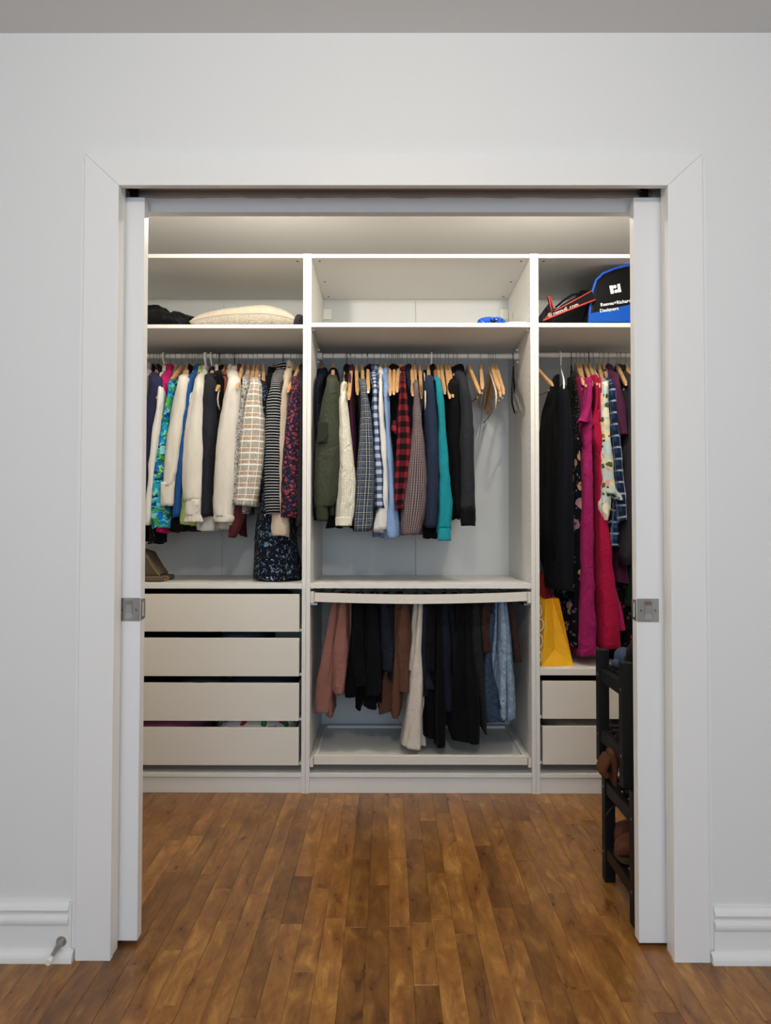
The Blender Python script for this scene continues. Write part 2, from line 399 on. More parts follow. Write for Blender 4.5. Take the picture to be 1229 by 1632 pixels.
for b in ((RX0, wx0, 0, ZC), (wx1, RX1, 0, ZC), (wx0, wx1, 0, wz0), (wx0, wx1, wz1, ZC)): wf.box(b[0], b[1], RY0-.1, RY0, b[2], b[3])
structure(wf.build('wall_front', MAT['wall'], org=Vector((0, RY0, 0))))
wn = structure(MB().box(wx0, wx1, RY0-.07, RY0-.03, wz0, wz0+.05).box(wx0, wx1, RY0-.07, RY0-.03, wz1-.05, wz1).box(wx0, wx0+.05, RY0-.07, RY0-.03, wz0, wz1).box(wx1-.05, wx1, RY0-.07, RY0-.03, wz0, wz1).box(-.125, -.075, RY0-.07, RY0-.03, wz0, wz1).build('window_1', MAT['trim'], org=Vector((0, RY0-.05, wz0))))
sbox('ceiling', MAT['ceiling'], RX0-.1, RX1+.1, RY0-.1, .75, ZC, ZC+.1)
sbox('wall_closet_left', MAT['wall'], -1.63, -1.53, WB, .65, 0, ZC)
sbox('wall_closet_right', MAT['wall'], 1.53, 1.63, WB, .65, 0, ZC)
sbox('wall_closet_back', MAT['wall'], -1.63, 1.63, .60, .70, 0, ZC)
floor = structure(MB().box(RX0-.1, RX1+.1, RY0-.1, .7, -.06, -.018).build('floor', MAT['subfloor'], org=Vector((0, 0, -.018))))
# floor strips
PW = .0625; lens = [.28, .42, .55, .68, .85]
def plank_geo(mb, x, y, L):
    g = .0002; c = .0006; x0, x1, y0, y1 = x+g, x+PW-g, y+g, y+L-g; n = len(mb.v)
    mb.v += [(x0, y0, -.018), (x1, y0, -.018), (x1, y1, -.018), (x0, y1, -.018), (x0, y0, -c), (x1, y0, -c), (x1, y1, -c), (x0, y1, -c), (x0+c, y0+c, 0), (x1-c, y0+c, 0), (x1-c, y1-c, 0), (x0+c, y1-c, 0)]
    F = [(3, 2, 1, 0), (8, 9, 10, 11)]
    for i in range(4):
        j = (i+1) % 4; F += [(i, j, 4+j, 4+i), (4+i, 4+j, 8+j, 8+i)]
    mb.f += [tuple(n+q for q in f) for f in F]
pm = {}
for L in lens:
    mb = MB(); plank_geo(mb, 0, 0, L); pm[L] = mesh('plank', mb.v, mb.f, MAT['floor'])
rest = MB(); rnd = random.Random(3); npl = 0
k0 = int((RX0+.14)/PW)-1; k1 = int((RX1+.14)/PW)+1
for k in range(k0, k1):
    x = -.14+PW*k; near = -1.22 < x+PW/2 < 1.0
    if x < RX0-.05 or x+PW > RX1+.08: continue
    y = RY0-.05-rnd.random()*.4
    while y < .58:
        L = rnd.choice(lens)
        if near and y+L > -1.62 and y < .06 and npl < 298:
            link('plank', pm[L], floor, (x, y, .018)); npl += 1
        elif y+L < .62 and (y > WB or (y+L < WF+.1) or True): plank_geo(rest, x, y, L)
        y += L
o = rest.build('plank_field', MAT['floor'], floor); o['kind'] = 'stuff'
# casing, jambs, mitres
CF, CB = -1.185, WF
CWL, CWR = .094, .094
def casing(name, pts):
    """board outline (x,z) with a softened inner edge"""
    return structure(MB().prism(pts, CF, CB+.001).build(name, MAT['trim'], org=Vector((pts[0][0], CF, pts[0][1]))))
gz = .0004
zt = 2.078; zo = zt+.088
def bev(o, w_=.0012, seg=2):
    m = o.modifiers.new('bevel', 'BEVEL'); m.width = w_; m.segments = seg; m.limit_method = 'ANGLE'; return o
XOL, XOR = XL-.0935, XR+.0945
bev(casing('trim_1', [(XOL, 0), (XL, 0), (XL, zt-gz/2), (XOL, zo-gz/2)]))
bev(casing('trim_2', [(XR, 0), (XOR, 0), (XOR, zo-gz/2), (XR, zt-gz/2)]))
bev(casing('trim_3', [(XL, zt+gz/2), (XR, zt+gz/2), (XOR, zo+gz/2), (XOL, zo+gz/2)]))
# slim back bands beside the two upright boards
sbox('trim_4', MAT['trim'], XOL-.0135, XOL-.0005, WF-.006, WF+.001, 0, zo-.018)
sbox('trim_5', MAT['trim'], XOR+.0005, XOR+.0135, WF-.006, WF+.001, 0, zo-.018)
# jamb boards lining the front half of the pocket
sbox('trim_6', MAT['trim'], XL-.012, XL-.0035, CB, -1.125, 0, 2.0975)
sbox('trim_7', MAT['trim'], XR+.0035, XR+.012, CB, -1.125, 0, 2.0975)
sbox('trim_8', MAT['trim'], XL-.012, XR+.012, CB, -1.125, 2.098, 2.108)
# ragged edge strip of the track slot and the track itself
rg = MB(); xx = XL; pts = []
while xx < XR:
    pts.append((xx, 2.1035+random.uniform(-.0020, .0020))); xx += random.uniform(.015, .05)
pts.append((XR, 2.1035))
rg.prism([(XL, 2.1365)]+pts+[(XR, 2.1365)], -1.0725, -1.0595); structure(rg.build('trim_9', MAT['rough_edge'], org=Vector((XL, -1.12, 2.12))))
tr = MB().box(XL-.9, XR+.9, -1.106, -1.102, 2.112, 2.137).box(XL-.9, XR+.9, -1.092, -1.088, 2.112, 2.137).box(XL-.9, XR+.9, -1.106, -1.088, 2.133, 2.137)
structure(tr.build('trim_10', MAT['rough_edge'], org=Vector((XL, -1.1, 2.12))))
# baseboards with cap, torus, flat and shoe mould (profile y,z)
def base_profile(h):
    P = [(WF+.001, 0), (WF-.013, 0), (WF-.013, h-.062)]
    P += [(WF-.0145, h-.060)]
    for i in range(7):
        a = -PI/2+PI*i/6; P.append((WF-.0145-.0055*math.cos(a), h-.047+.011*math.sin(a)))
    P += [(WF-.0115, h-.034), (WF-.0115, h-.026)]
    P += [(WF-.017, h-.0225), (WF-.0185, h-.018), (WF-.015, h-.010), (WF-.010, h-.004), (WF-.008, h), (WF+.001, h)]
    return P
def shoe_profile():
    P = [(WF-.012, 0), (WF-.031, 0)]
    for i in range(6):
        a = PI/2*i/5; P.append((WF-.031+.018*(1-math.cos(a)), .006+.022*math.sin(a)))
    return P+[(WF-.012, .028)]
for nm, x0, x1, h, sx0, sx1 in (('baseboard_left', RX0, XOL-.020, .150, RX0, XOL-.004), ('baseboard_right', XOR+.014, RX1, .140, XOR+.002, RX1)):
    b = structure(MB().prism(base_profile(h), x0, x1, 'x').build(nm, MAT['trim'], org=Vector((x0, WF, 0))))
    MB().prism(shoe_profile(), sx0, sx1, 'x').build('shoe_mould', MAT['trim'], b)
    MB().box(*((XOL-.0205, XOL-.0135) if 'left' in nm else (XOR+.0135, XOR+.0145)), WF-.012, WF, 0, h-.004).build('end_block', MAT['trim'], b)

# ------------------------------------------------------------------ sliding pocket doors
def pocket_door(nm, lead, side, z0, z1):
    """lead = x of the leading edge, side = +1 when the edge faces +x"""
    y0, y1 = -1.114, -1.079
    x0, x1 = (lead-.72, lead) if side > 0 else (lead, lead+.72)
    d = structure(MB().box(x0, x1, y0, y1, z0, z1, .0012).build(nm, MAT['door'], org=Vector((lead, (y0+y1)/2, z0))))
    zc = .920; f = .0605; a = lead-side*.0005; e = lead-side*f
    xa, xb = min(a, e), max(a, e)
    hx = (xa+xb)/2; rw, rh = .0215, .0245; rx = hx-side*.001
    # plate as a frame around the finger recess
    fr = MB(); yp0, yp1 = y0-.0022, y0-.0001
    fr.box(xa, rx-rw/2, yp0, yp1, zc-.032, zc+.032).box(rx+rw/2, xb, yp0, yp1, zc-.032, zc+.032).box(rx-rw/2, rx+rw/2, yp0, yp1, zc+rh, zc+.032).box(rx-rw/2, rx+rw/2, yp0, yp1, zc-.032, zc-rh)
    h = fr.build('handle', MAT['nickel'], d)
    cupv = MB(); o_ = [(rx-rw/2, zc-rh), (rx+rw/2, zc-rh), (rx+rw/2, zc+rh), (rx-rw/2, zc+rh)]; i_ = [(rx-rw/2+.002, zc-.010), (rx+rw/2-.002, zc-.010), (rx+rw/2-.002, zc+.013), (rx-rw/2+.002, zc+.013)]
    n = 0; cupv.v = [(x, yp0, z) for x, z in o_]+[(x, yp0+.0018, z) for x, z in i_]
    cupv.f = [(4, 5, 6, 7)]+[(i, (i+1) % 4, 4+(i+1) % 4, 4+i) for i in range(4)]
    cupv.build('finger_cup', MAT['nickel'], h)
    for sx in (rx-rw/2-.0090, rx+rw/2+.0090):
        MB().cyl((sx, yp0-.0014, zc-.001), (sx, yp0, zc-.001), .0028, .0036, 14).build('screw', MAT['chrome'], h, True, auto=True)
    ep = MB(); ex = lead+side*.0001; ex2 = lead+side*.0020
    xa, xb = min(ex, ex2), max(ex, ex2)
    ep.box(xa, xb, y0+.001, y0+.011, zc-.029, zc+.029).box(xa, xb, y1-.010, y1-.001, zc-.027, zc+.027).box(xa, xb, y0+.011, y1-.010, zc+.021, zc+.028).box(xa, xb, y0+.011, y1-.010, zc-.028, zc-.021)
    ep.build('edge_pull', MAT['nickel'], d)
    br = MB(); bx = lead-side*.035
    br.box(bx-.012, bx+.012, -1.100, -1.094, z1, z1+.03).box(bx-.016, bx+.016, -1.108, -1.086, z1-.001, z1+.004).cyl((bx-.006, -1.108, z1+.025), (bx-.006, -1.086, z1+.025), .008, None, 14)
    br.build('roller_bracket', MAT['black_wire'], d)
    return d
pocket_door('door_1', -.832, 1, .012, 2.079)
pocket_door('door_2', .5465, -1, .010, 2.079)
# spring-less door stop on the left baseboard
b0 = Vector((-1.010, WF-.013, .048)); tipv = Vector((-1.008, WF-.092, .040))
ds = thing('door_stop', 'satin nickel rod door stop with white rubber tip on the left baseboard', 'door stop', b0)
MB().cyl(b0, b0+Vector((0, -.004, 0)), .014, .012, 24).cyl(b0+Vector((0, -.004, 0)), b0+Vector((0, -.010, 0)), .011, .007, 24).build('base_plate', MAT['nickel'], ds, True, auto=True)
MB().wire([b0+(tipv-b0)*q for q in (.1, .25, .5, .78)], [.0085, .0072, .0058, .0048], 16).build('rod', MAT['nickel'], ds, True, auto=True)
MB().wire([b0+(tipv-b0)*q for q in (.77, .80, .97, 1.0)], [.0066, .0076, .0088, .0078], 18).build('tip', MAT['rubber_white'], ds, True, auto=True)

# lamps (out of frame)
cl = thing('ceiling_lamp', 'round flush ceiling lamp above the middle of the room', 'lamp', (-.13, -2.80, ZC))
MB().cyl((-.13, -2.80, ZC), (-.13, -2.80, ZC-.03), .14, .15, 32).build('lamp_base', MAT['plastic_white'], cl, True, auto=True)
ct = thing('closet_ceiling_light', 'white twin spot bar on the closet ceiling just inside the door header', 'lamp', (-.05, -.52, ZC))
MB().box(-.70, .60, -.54, -.50, ZC-.03, ZC, .003).build('bar', MAT['plastic_white'], ct)
for lx, ly in CLOSET_LAMPS:
    MB().cyl((lx, ly, ZC-.03), (lx, ly, ZC-.125), .012, .012, 16).cyl((lx, ly, ZC-.10), (lx, ly, ZC-.13), .02, .026, 20).build('lamp_socket', MAT['plastic_white'], ct, True, auto=True)

# ------------------------------------------------------------------ wardrobe
TH = .018; DEP = .575
def unit(label, x0, x1):
    W_ = thing('wardrobe_frame', label, 'wardrobe', (x0, 0, 0))
    g = .0004
    MB().box(x0+g, x0+TH, 0, DEP, 0, 2.36, .0006).build('side_panel', MAT['foil'], W_)
    MB().box(x1-TH, x1-g, 0, DEP, 0, 2.36, .0006).build('side_panel', MAT['foil'], W_)
    a, b = x0+TH+.0003, x1-TH-.0003; xm = (x0+x1)/2
    MB().box(a, b, .001, DEP-.012, 2.341, 2.3585, .0006).build('top_panel', MAT['foil'], W_)
    MB().box(a, b, .001, DEP-.012, .069, .087, .0006).build('bottom_panel', MAT['foil'], W_)
    MB().box(a, b, .006, .022, .0005, .066, .0006).build('plinth', MAT['foil'], W_)
    for q0, q1 in ((a, xm-.0007), (xm+.0007, b)):
        MB().box(q0, q1, DEP-.011, DEP-.006, .089, 2.340).build('back_panel', MAT['backboard'], W_)
    # drilled shelf-pin holes in both sides
    h = MB()
    for xs, s in ((x0+TH, 1), (x1-TH, -1)):
        for yy in (.037, .50):
            z = .16
            while z < 2.33:
                if not (2.02 < z < 2.07 or .87 < z < .92): h.cyl((xs-s*.001, yy, z), (xs+s*.0002, yy, z), .0024, None, 8)
                z += .032
    o = h.build('pin_holes', MAT['hole'], W_); o['kind'] = 'stuff'
    for xs in (x0+.05, x1-.05):
        for yy in (.04, .30, .52): 
            MB().cyl((xs+(.012 if xs < xm else -.012)*0, yy, 2.3405), (xs, yy, 2.3412), .0055, None, 12).build('cam_lock', MAT['hole'], W_)
    return W_
def shelf(W_, x0, x1, z0, z1):
    s = MB().box(x0+TH+.0004, x1-TH-.0004, .0015, DEP-.014, z0, z1, .0008).build('shelf', MAT['foil'], W_)
    for xs, d in ((x0+TH, 1), (x1-TH, -1)):
        for yy in (.037, .50):
            MB().cyl((xs, yy, z0-.003), (xs+d*.010, yy, z0-.003), .004, None, 10).build('shelf_pin', MAT['plastic_white'], s)
    return s
def rail(W_, x0, x1, z=1.976):
    r = MB().cyl((x0+TH, .29, z), (x1-TH, .29, z), .0125, None, 24).build('clothes_rail', MAT['rail_white'], W_, True, auto=True)
    for xs, d in ((x0+TH, 1), (x1-TH, -1)):
        MB().cyl((xs, .29, z), (xs+d*.022, .29, z), .0165, None, 20).cyl((xs, .29, z+.030), (xs+d*.010, .29, z+.030), .006, None, 10).cyl((xs, .29, z-.028), (xs+d*.008, .29, z-.028), .005, None, 10).build('rail_bracket', MAT['plastic_white'], r, True, auto=True)
    return r
def drawer(W_, x0, x1, z0, z1, yf=0.0):
    a, b = x0+TH+.011, x1-TH-.011
    d = MB().box(a, b, yf+.001, yf+.019, z0, z1, .0012).build('drawer', MAT['foil_front'], W_)
    MB().box(a+.004, a+.016, yf+.019, .52, z0+.012, z1-.018).box(b-.016, b-.004, yf+.019, .52, z0+.012, z1-.018).box(a+.016, b-.016, .508, .52, z0+.012, z1-.018).box(a+.016, b-.016, yf+.019, .508, z0+.012, z0+.020).build('drawer_box', MAT['foil'], d)
    for xs in (x0+TH+.0005, x1-TH-.0095):
        MB().box(xs, xs+.009, .01, .50, z0+.001, z0+.011).build('drawer_runner', MAT['rail_white'], d)
    return d
Uleft = unit('left white wardrobe frame with four shallow drawers below its rail', -1.5, -.5)
Umid = unit('middle white wardrobe frame with pull-out trouser rack and low tray', -.5, .5)
Uright = unit('right white wardrobe frame with two deep drawers beside the shoe rack', .5, 1.5)
shelf(Uleft, -1.5, -.5, 2.028, 2.045); shelf(Umid, -.5, .5, 2.034, 2.053); shelf(Uright, .5, 1.5, 2.034, 2.053)
shelf(Uleft, -1.5, -.5, .884, .907); shelf(Umid, -.5, .5, .886, .908); shelf(Uright, .5, 1.5, .511, .539)
rail(Uleft, -1.5, -.5, 1.975); rail(Umid, -.5, .5, 1.976); rail(Uright, .5, 1.5, 1.981)
DR = [drawer(Uleft, -1.5, -.5, a, b) for a, b in ((.697, .860), (.504, .669), (.311, .474), (.120, .282))]
DR2 = [drawer(Uright, .5, 1.5, a, b) for a, b in ((.323, .485), (.126, .291))]
for sx in (-.482, .482):     # suspension covers in the top corners of the middle frame
    s = 1 if sx < 0 else -1
    MB().box(*sorted((sx+s*.001, sx+s*.043)), DEP-.020, DEP-.0112, 2.234, 2.288, .001).build('hanging_bracket_cover', MAT['plastic_white'], Umid)
# faint pencil mark on the right side panel of the middle frame
pm_ = MB()
for (a, b) in (((.44, 2.235), (.44, 2.165)), ((.425, 2.225), (.425, 2.185)), ((.405, 2.245), (.375, 2.20)), ((.375, 2.245), (.405, 2.20)), ((.34, 2.25), (.34, 2.205)), ((.355, 2.235), (.325, 2.235))):
    pm_.wire([(.4817, a[0], a[1]), (.4817, b[0], b[1])], .0009, 5)
pm_.build('pencil_mark', MAT['print_grey'], Umid)
# pull-out trouser rack
tr = MB(); n = 16; P0 = []
for i in range(n+1):
    s = i/n*2-1; sag = .0085*(1-s*s); P0.append((s*.463, .828+.0045*max(0, s)-sag+.0, .0385))
front = MB()
for i in range(n+1):
    x, z, h = P0[i]; front.v += [(x, .001, z), (x, .001, z+h+.001), (x, .019, z+h+.001), (x, .019, z)]
for i in range(n):
    for j in range(4):
        k = (j+1) % 4; front.f.append((i*4+j, i*4+k, i*4+4+k, i*4+4+j))
front.f += [(0, 3, 2, 1), (n*4, n*4+1, n*4+2, n*4+3)]
rack = front.build('trouser_rack', MAT['foil_front'], Umid)
for xs in (-.4815, .4655):
    MB().box(xs, xs+.016, .006, .52, .822, .872, .001).build('side_rail', MAT['rail_white'], rack)
for xs in (-.481, .452):
    MB().box(xs, xs+.029, .012, .40, .812, .8215).build('slide', MAT['chrome'], rack)
BARX = [-.405+.0675*i for i in range(13)]
MB().box(-.465, .465, .500, .512, .838, .862).build('rear_bar', MAT['rail_white'], rack)
for x in BARX:
    MB().cyl((x, .02, .850), (x, .50, .850), .006, None, 10).build('hanging_bar', MAT['rail_white'], rack, True, auto=True)
# pull-out tray
tray = MB().box(-.463, .463, .001, .019, .124, .163, .0012).build('tray', MAT['foil_front'], Umid)
MB().box(-.455, .455, .019, .505, .136, .144).build('tray_bottom', MAT['foil'], tray)
for b in ((-.463, -.447, .019, .505, .130, .156), (.447, .463, .019, .505, .130, .156), (-.447, .447, .493, .505, .144, .156)):
    MB().box(*b, .001).build('tray_rim', MAT['foil'], tray)
for xs in (-.481, .466):
    MB().box(xs, xs+.015, .004, .52, .112, .150, .001).build('tray_runner', MAT['rail_white'], tray)

# ------------------------------------------------------------------ cloth geometry
def nrm(p, seed, sc=14): return noise.noise(Vector((p[0]*sc+seed*3.1, p[1]*sc+seed*1.7, p[2]*sc*.6+seed)))
def loft(rings, closed_top=True, closed_bot=True):
    n = len(rings[0]); V = [p for r in rings for p in r]; F = []; UV = []
    per = [0.0]
    mid = rings[len(rings)//2]
    for j in range(n): per.append(per[-1]+(Vector(mid[(j+1) % n])-Vector(mid[j])).length)
    vl = [0.0]
    for i in range(1, len(rings)):
        a = sum((Vector(q) for q in rings[i-1]), Vector())/n; b = sum((Vector(q) for q in rings[i]), Vector())/n
        vl.append(vl[-1]+(b-a).length)
    for i in range(len(rings)-1):
        for j in range(n):
            k = (j+1) % n
            F.append((i*n+j, (i+1)*n+j, (i+1)*n+k, i*n+k))
            UV += [(per[j], vl[i]), (per[j], vl[i+1]), (per[j+1], vl[i+1]), (per[j+1], vl[i])]
    for i, cl_, rev in ((0, closed_top, False), (len(rings)-1, closed_bot, True)):
        if cl_:
            idx = list(range(i*n, i*n+n)); idx = idx if not rev else idx[::-1]
            F.append(tuple(idx)); UV += [(per[q-i*n], vl[i]) for q in idx]
    return V, F, UV
def cr(pts, m):
    """Catmull-Rom resampling of tuples"""
    out = []; n = len(pts)
    for i in range(n-1):
        p0 = pts[max(i-1, 0)]; p1 = pts[i]; p2 = pts[i+1]; p3 = pts[min(i+2, n-1)]
        for q in range(m):
            t_ = q/m
            out.append(tuple(.5*((2*b)+(c-a)*t_+(2*a-5*b+4*c-d)*t_*t_+(-a+3*b-3*c+d)*t_**3) for a, b, c, d in zip(p0, p1, p2, p3)))
    out.append(tuple(pts[-1])); return out
SEED = [0]
def cloth_tube(name, path, Yf, hd, m, parent, folds=5, fa=.12, crm=.0036, n=32, ex=.85, round_top=True, hem=.004, tuck=True, mirror=None, seg=None, dome=.6):
    """closed cloth column; path = (px, py, width px[, half depth]) on its front at depth Yf"""
    SEED[0] += 1; sd = SEED[0]*1.37
    P = []
    for q in path:
        if q[0] == 'W': P.append(tuple(q[1:])); continue
        h = q[3] if len(q) > 3 else hd
        c = at(q[0], q[1], Yf+h*.35); P.append((c.x, Yf+h, c.z, q[2]/2*pxm(Yf+h*.35), h))
    seg = seg or max(4, int(28/(len(P)-1)))
    R = cr(P, seg); rings = []
    tot = len(R)
    H = lambda i: R[i]
    def ring(r, sc, dz, t_):
        out = []
        for j in range(n):
            th = 2*PI*j/n+PI/2
            cx_, sy_ = math.cos(th), math.sin(th)
            x = math.copysign(abs(cx_)**ex, cx_); y = math.copysign(abs(sy_)**ex, sy_)
            ph_ = folds*th+sd+1.1*math.sin(t_*3+sd)
            amp = max(fa, min(.22, fa*.022/max(.004, r[3])))*min(1, t_*2.2+.25)
            rr_ = 1+amp*(.45*math.sin(ph_)+.9*(abs(math.sin(ph_*.5+.4))-.55)+.22*math.sin(ph_*2.3+t_*4))
            p = Vector((r[0]+x*r[3]*rr_*sc, r[1]+y*r[4]*(1+(rr_-1)*.4)*sc, r[2]+dz))
            d = nrm(p, sd)*crm+nrm(p, sd+9, 45)*crm*.5
            d -= (abs(noise.noise(Vector((p.x*34+sd, p.y*26, p.z*11+p.x*16))))*1.5-.3)*crm*1.3
            p += Vector((x, y, 0))*d
            p.z += hem*math.sin(folds*th*.5+sd*2)*max(0, t_-.85)/.15 if t_ > .85 else 0
            if mirror: p = Vector((2*mirror[0]-p.x, .58-p.y, p.z))
            out.append(p)
        return out
    if round_top:
        r0 = R[0]; hh = min(r0[3], .03)*dome
        for sc, dz in ((.30, hh), (.65, hh*.78), (.88, hh*.42)): rings.append(ring(r0, sc, dz, 0))
    for i, r in enumerate(R): rings.append(ring(r, 1, 0, i/(tot-1)))
    if tuck:
        r = R[-1]
        rings.append(ring(r, .86, .0005, 1)); rings.append(ring(r, .80, .014, 1))
    V, F, UV = loft(rings)
    me = shift(mesh(name, V, F, m, UV, True), worldloc(parent))
    return link(name, me, parent)
def cloth_slab(name, c0, tip, zn, zt_, hem_z, th0, th1, m, parent, L0=.055, folds=4, fa=.25, n=32, crm=.002, wide=1.0, shrink=.97, dx=0.0, hemw=.005):
    """garment body: thin closed slab through the rail axis; tip = front shoulder point"""
    SEED[0] += 1; sd = SEED[0]*1.91
    d = Vector((tip.x-c0.x, tip.y-c0.y, 0)); L = d.length; d.normalize(); nn = Vector((-d.y, d.x, 0))
    rings = []; NZ = 30
    zs = [(0, zn+.004, .5)]
    for i in range(7): zs.append((0, zn+(zt_-zn)*(i/6.0)**1.1, 1))
    for i in range(1, NZ+1): zs.append((i/NZ, zt_+(hem_z-zt_)*i/NZ, 1))
    for k, (t_, z, sc) in enumerate(zs):
        if k <= 7:
            q = min(1, max(0, (zn-z)/max(1e-4, zn-zt_))); Lz = L0+(L-L0)*(q**.85); tt = .5*th0+.5*th0*q
        else: Lz = L*(1-(1-shrink)*min(1, t_*4))*(1+(wide-1)*t_); tt = th0+(th1-th0)*t_
        out = []
        for j in range(n):
            a = 2*PI*j/n+PI/2; ca, sa = math.cos(a), math.sin(a)
            u = math.copysign(abs(sa)**.55, sa)*Lz; v = math.copysign(abs(ca)**.8, ca)*tt/2*sc
            wv = fa*th1*.5*math.sin(folds*u/L*2.2+sd+t_*1.5)*min(1, .2+t_)
            p = Vector((c0.x+dx*t_, c0.y, z))+d*u+nn*(v+wv)
            p += nn*(nrm(p, sd)*crm-(abs(noise.noise(Vector((p.x*30+sd, p.y*26, p.z*8))))*1.5-.3)*crm)
            if t_ > .9: p.z += hemw*math.sin(u*60+sd)*(t_-.9)/.1
            p.y = min(p.y, .558)
            out.append(p)
        rings.append(out)
    V, F, UV = loft(rings)
    return link(name, shift(mesh(name, V, F, m, UV, True), worldloc(parent)), parent)
def ring_collar(c0, tip, z0, z1, m, parent, a=.062, b=.024, name='collar', lean=.0):
    SEED[0] += 1; sd = SEED[0]
    d = Vector((tip.x-c0.x, tip.y-c0.y, 0)).normalized(); nn = Vector((-d.y, d.x, 0)); rings = []
    prof = [(1.12, 0), (1.10, .25), (1.02, .6), (.94, .92), (.88, 1.0), (.80, .97), (.80, .5), (.85, 0)]
    for sc, h in prof:
        out = []
        for j in range(24):
            t_ = 2*PI*j/24+PI/2
            p = Vector((c0.x, c0.y, z0+(z1-z0)*h*(1+.12*math.sin(2*t_+sd))))+d*(math.sin(t_)*a*sc)+nn*(math.cos(t_)*b*sc)
            out.append(p+nn*nrm(p, sd, 30)*.003)
        rings.append(out)
    V, F, UV = loft(rings, False, False)
    return link(name, shift(mesh(name, V, F, m, UV, True), worldloc(parent)), parent)

# ------------------------------------------------------------------ hangers
RAILZ = {'l': 1.975, 'm': 1.976, 'r': 1.981}
def bay(px): return 'l' if px < 488 else ('m' if px < 852 else 'r')
def hanger(label, hook, tip, kind='wood', dx=.004, group=None, drop=.055, back=True, lift=0.0, bar=True):
    """tip = world point of the front arm end"""
    z = RAILZ[bay(hook)]; H = at(hook, 568, .272); H = Vector((H.x, .29, z)); N = H+Vector((dx, 0, -drop-lift))
    root = thing('hanger', label, 'hanger', H, group)
    wirem = {'wood': MAT['chrome'], 'dark': MAT['chrome'], 'velvet_cream': MAT['chrome'], 'velvet_black': MAT['black_wire'], 'plastic': MAT['plastic_white'], 'black_hook': MAT['black_wire']}[kind]
    r = .0038 if kind == 'plastic' else (.0022 if kind in ('black_hook',) else .0017)
    R = .0125+r+.0008
    pts = [N+Vector((0, 0, -.012)), N+Vector((0, 0, .012)), Vector((H.x+dx*.7, .29-R*.55, z-R-.010))]
    for i in range(9):
        a = PI+PI*.12-(PI*1.32)*i/8
        pts.append(Vector((H.x, .29+R*math.cos(a), z+R*math.sin(a))))
    MB().wire(pts, r, 8).build('hook', wirem, root, True)
    d = Vector((tip.x-N.x, tip.y-N.y, 0)); L = d.length; d.normalize(); nn = Vector((-d.y, d.x, 0)); fall = N.z-tip.z
    mat = {'wood': MAT['wood'], 'dark': MAT['wood_dark'], 'velvet_cream': FB['velvet_cream'], 'velvet_black': FB['velvet_black'], 'plastic': MAT['plastic_white'], 'black_hook': MAT['wood']}[kind]
    if kind in ('wood', 'dark', 'black_hook'):
        mb = MB(); ns = 20; k = 10
        for i in range(ns+1):
            s = i/ns*2-1; a = abs(s)
            zc = N.z-fall*(a**1.15)-.006*math.sin(a*PI); hgt = .022*(1-a)+.011+(.004 if a > .85 else 0); th = .0085+.0012*a
            if i in (0, ns): hgt *= .5; th *= .5
            for j in range(k):
                t_ = 2*PI*j/k; c_, s_ = math.cos(t_), math.sin(t_)
                p = Vector((N.x, N.y, zc))+d*(s*L)+nn*(math.copysign(abs(c_)**.6, c_)*th)+Vector((0, 0, math.copysign(abs(s_)**.6, s_)*hgt*.62))
                if 2*N.y-0 and not (0.005 < p.y < .56): p.y = max(.005, min(.56, p.y))
                mb.v.append(tuple(p))
        for i in range(ns):
            for j in range(k):
                q = (j+1) % k; mb.f.append((i*k+j, i*k+q, (i+1)*k+q, (i+1)*k+j))
        mb.f += [tuple(range(k)), tuple(ns*k+q for q in reversed(range(k)))]
        mb.build('shoulder_arms', mat, root, True, auto=True)
        if bar:
            zb = N.z-fall-.012; A = Vector((N.x, N.y, zb))-d*(L*.80); B = Vector((N.x, N.y, zb))+d*(L*.80)
            MB().wire([A, B], .0045, 10).build('trouser_bar', mat, root, True, auto=True)
            for s in (-1, 1): pass
    else:
        rr = .0042 if kind == 'plastic' else .0034
        loop = [N+Vector((0, 0, .004))]
        zb = N.z-fall
        for s in (1,):
            for a in (.12, .4, .8, .96): loop.append(Vector((N.x, N.y, N.z-fall*(.10+.80*(a**1.2))))+d*(L*a))
            loop += [Vector((N.x, N.y, zb-.004))+d*L, Vector((N.x, N.y, zb-.030))+d*(L*.97), Vector((N.x, N.y, zb-.048))+d*(L*.88)]
            loop += [Vector((N.x, N.y, zb-.050))-d*(L*.88), Vector((N.x, N.y, zb-.030))-d*(L*.97), Vector((N.x, N.y, zb-.004))-d*L]
            for a in (.96, .8, .4, .12): loop.append(Vector((N.x, N.y, N.z-fall*(.10+.80*(a**1.2))))-d*(L*a))
        loop.append(N+Vector((0, 0, .004)))
        loop = [Vector((p.x, max(.006, min(.556, p.y)), p.z)) for p in loop]
        me = MB().wire(loop, rr, 8)
        if kind.startswith('velvet'):
            V = me.v; uv = []
            for f in me.f: uv += [(V[i][1], V[i][2]) for i in f]
            mm = shift(mesh('shoulder_loop', V, me.f, mat, uv, True), worldloc(root)); me_fix(mm); link('shoulder_loop', mm, root)
        else: me.build('shoulder_loop', mat, root, True)
    return root
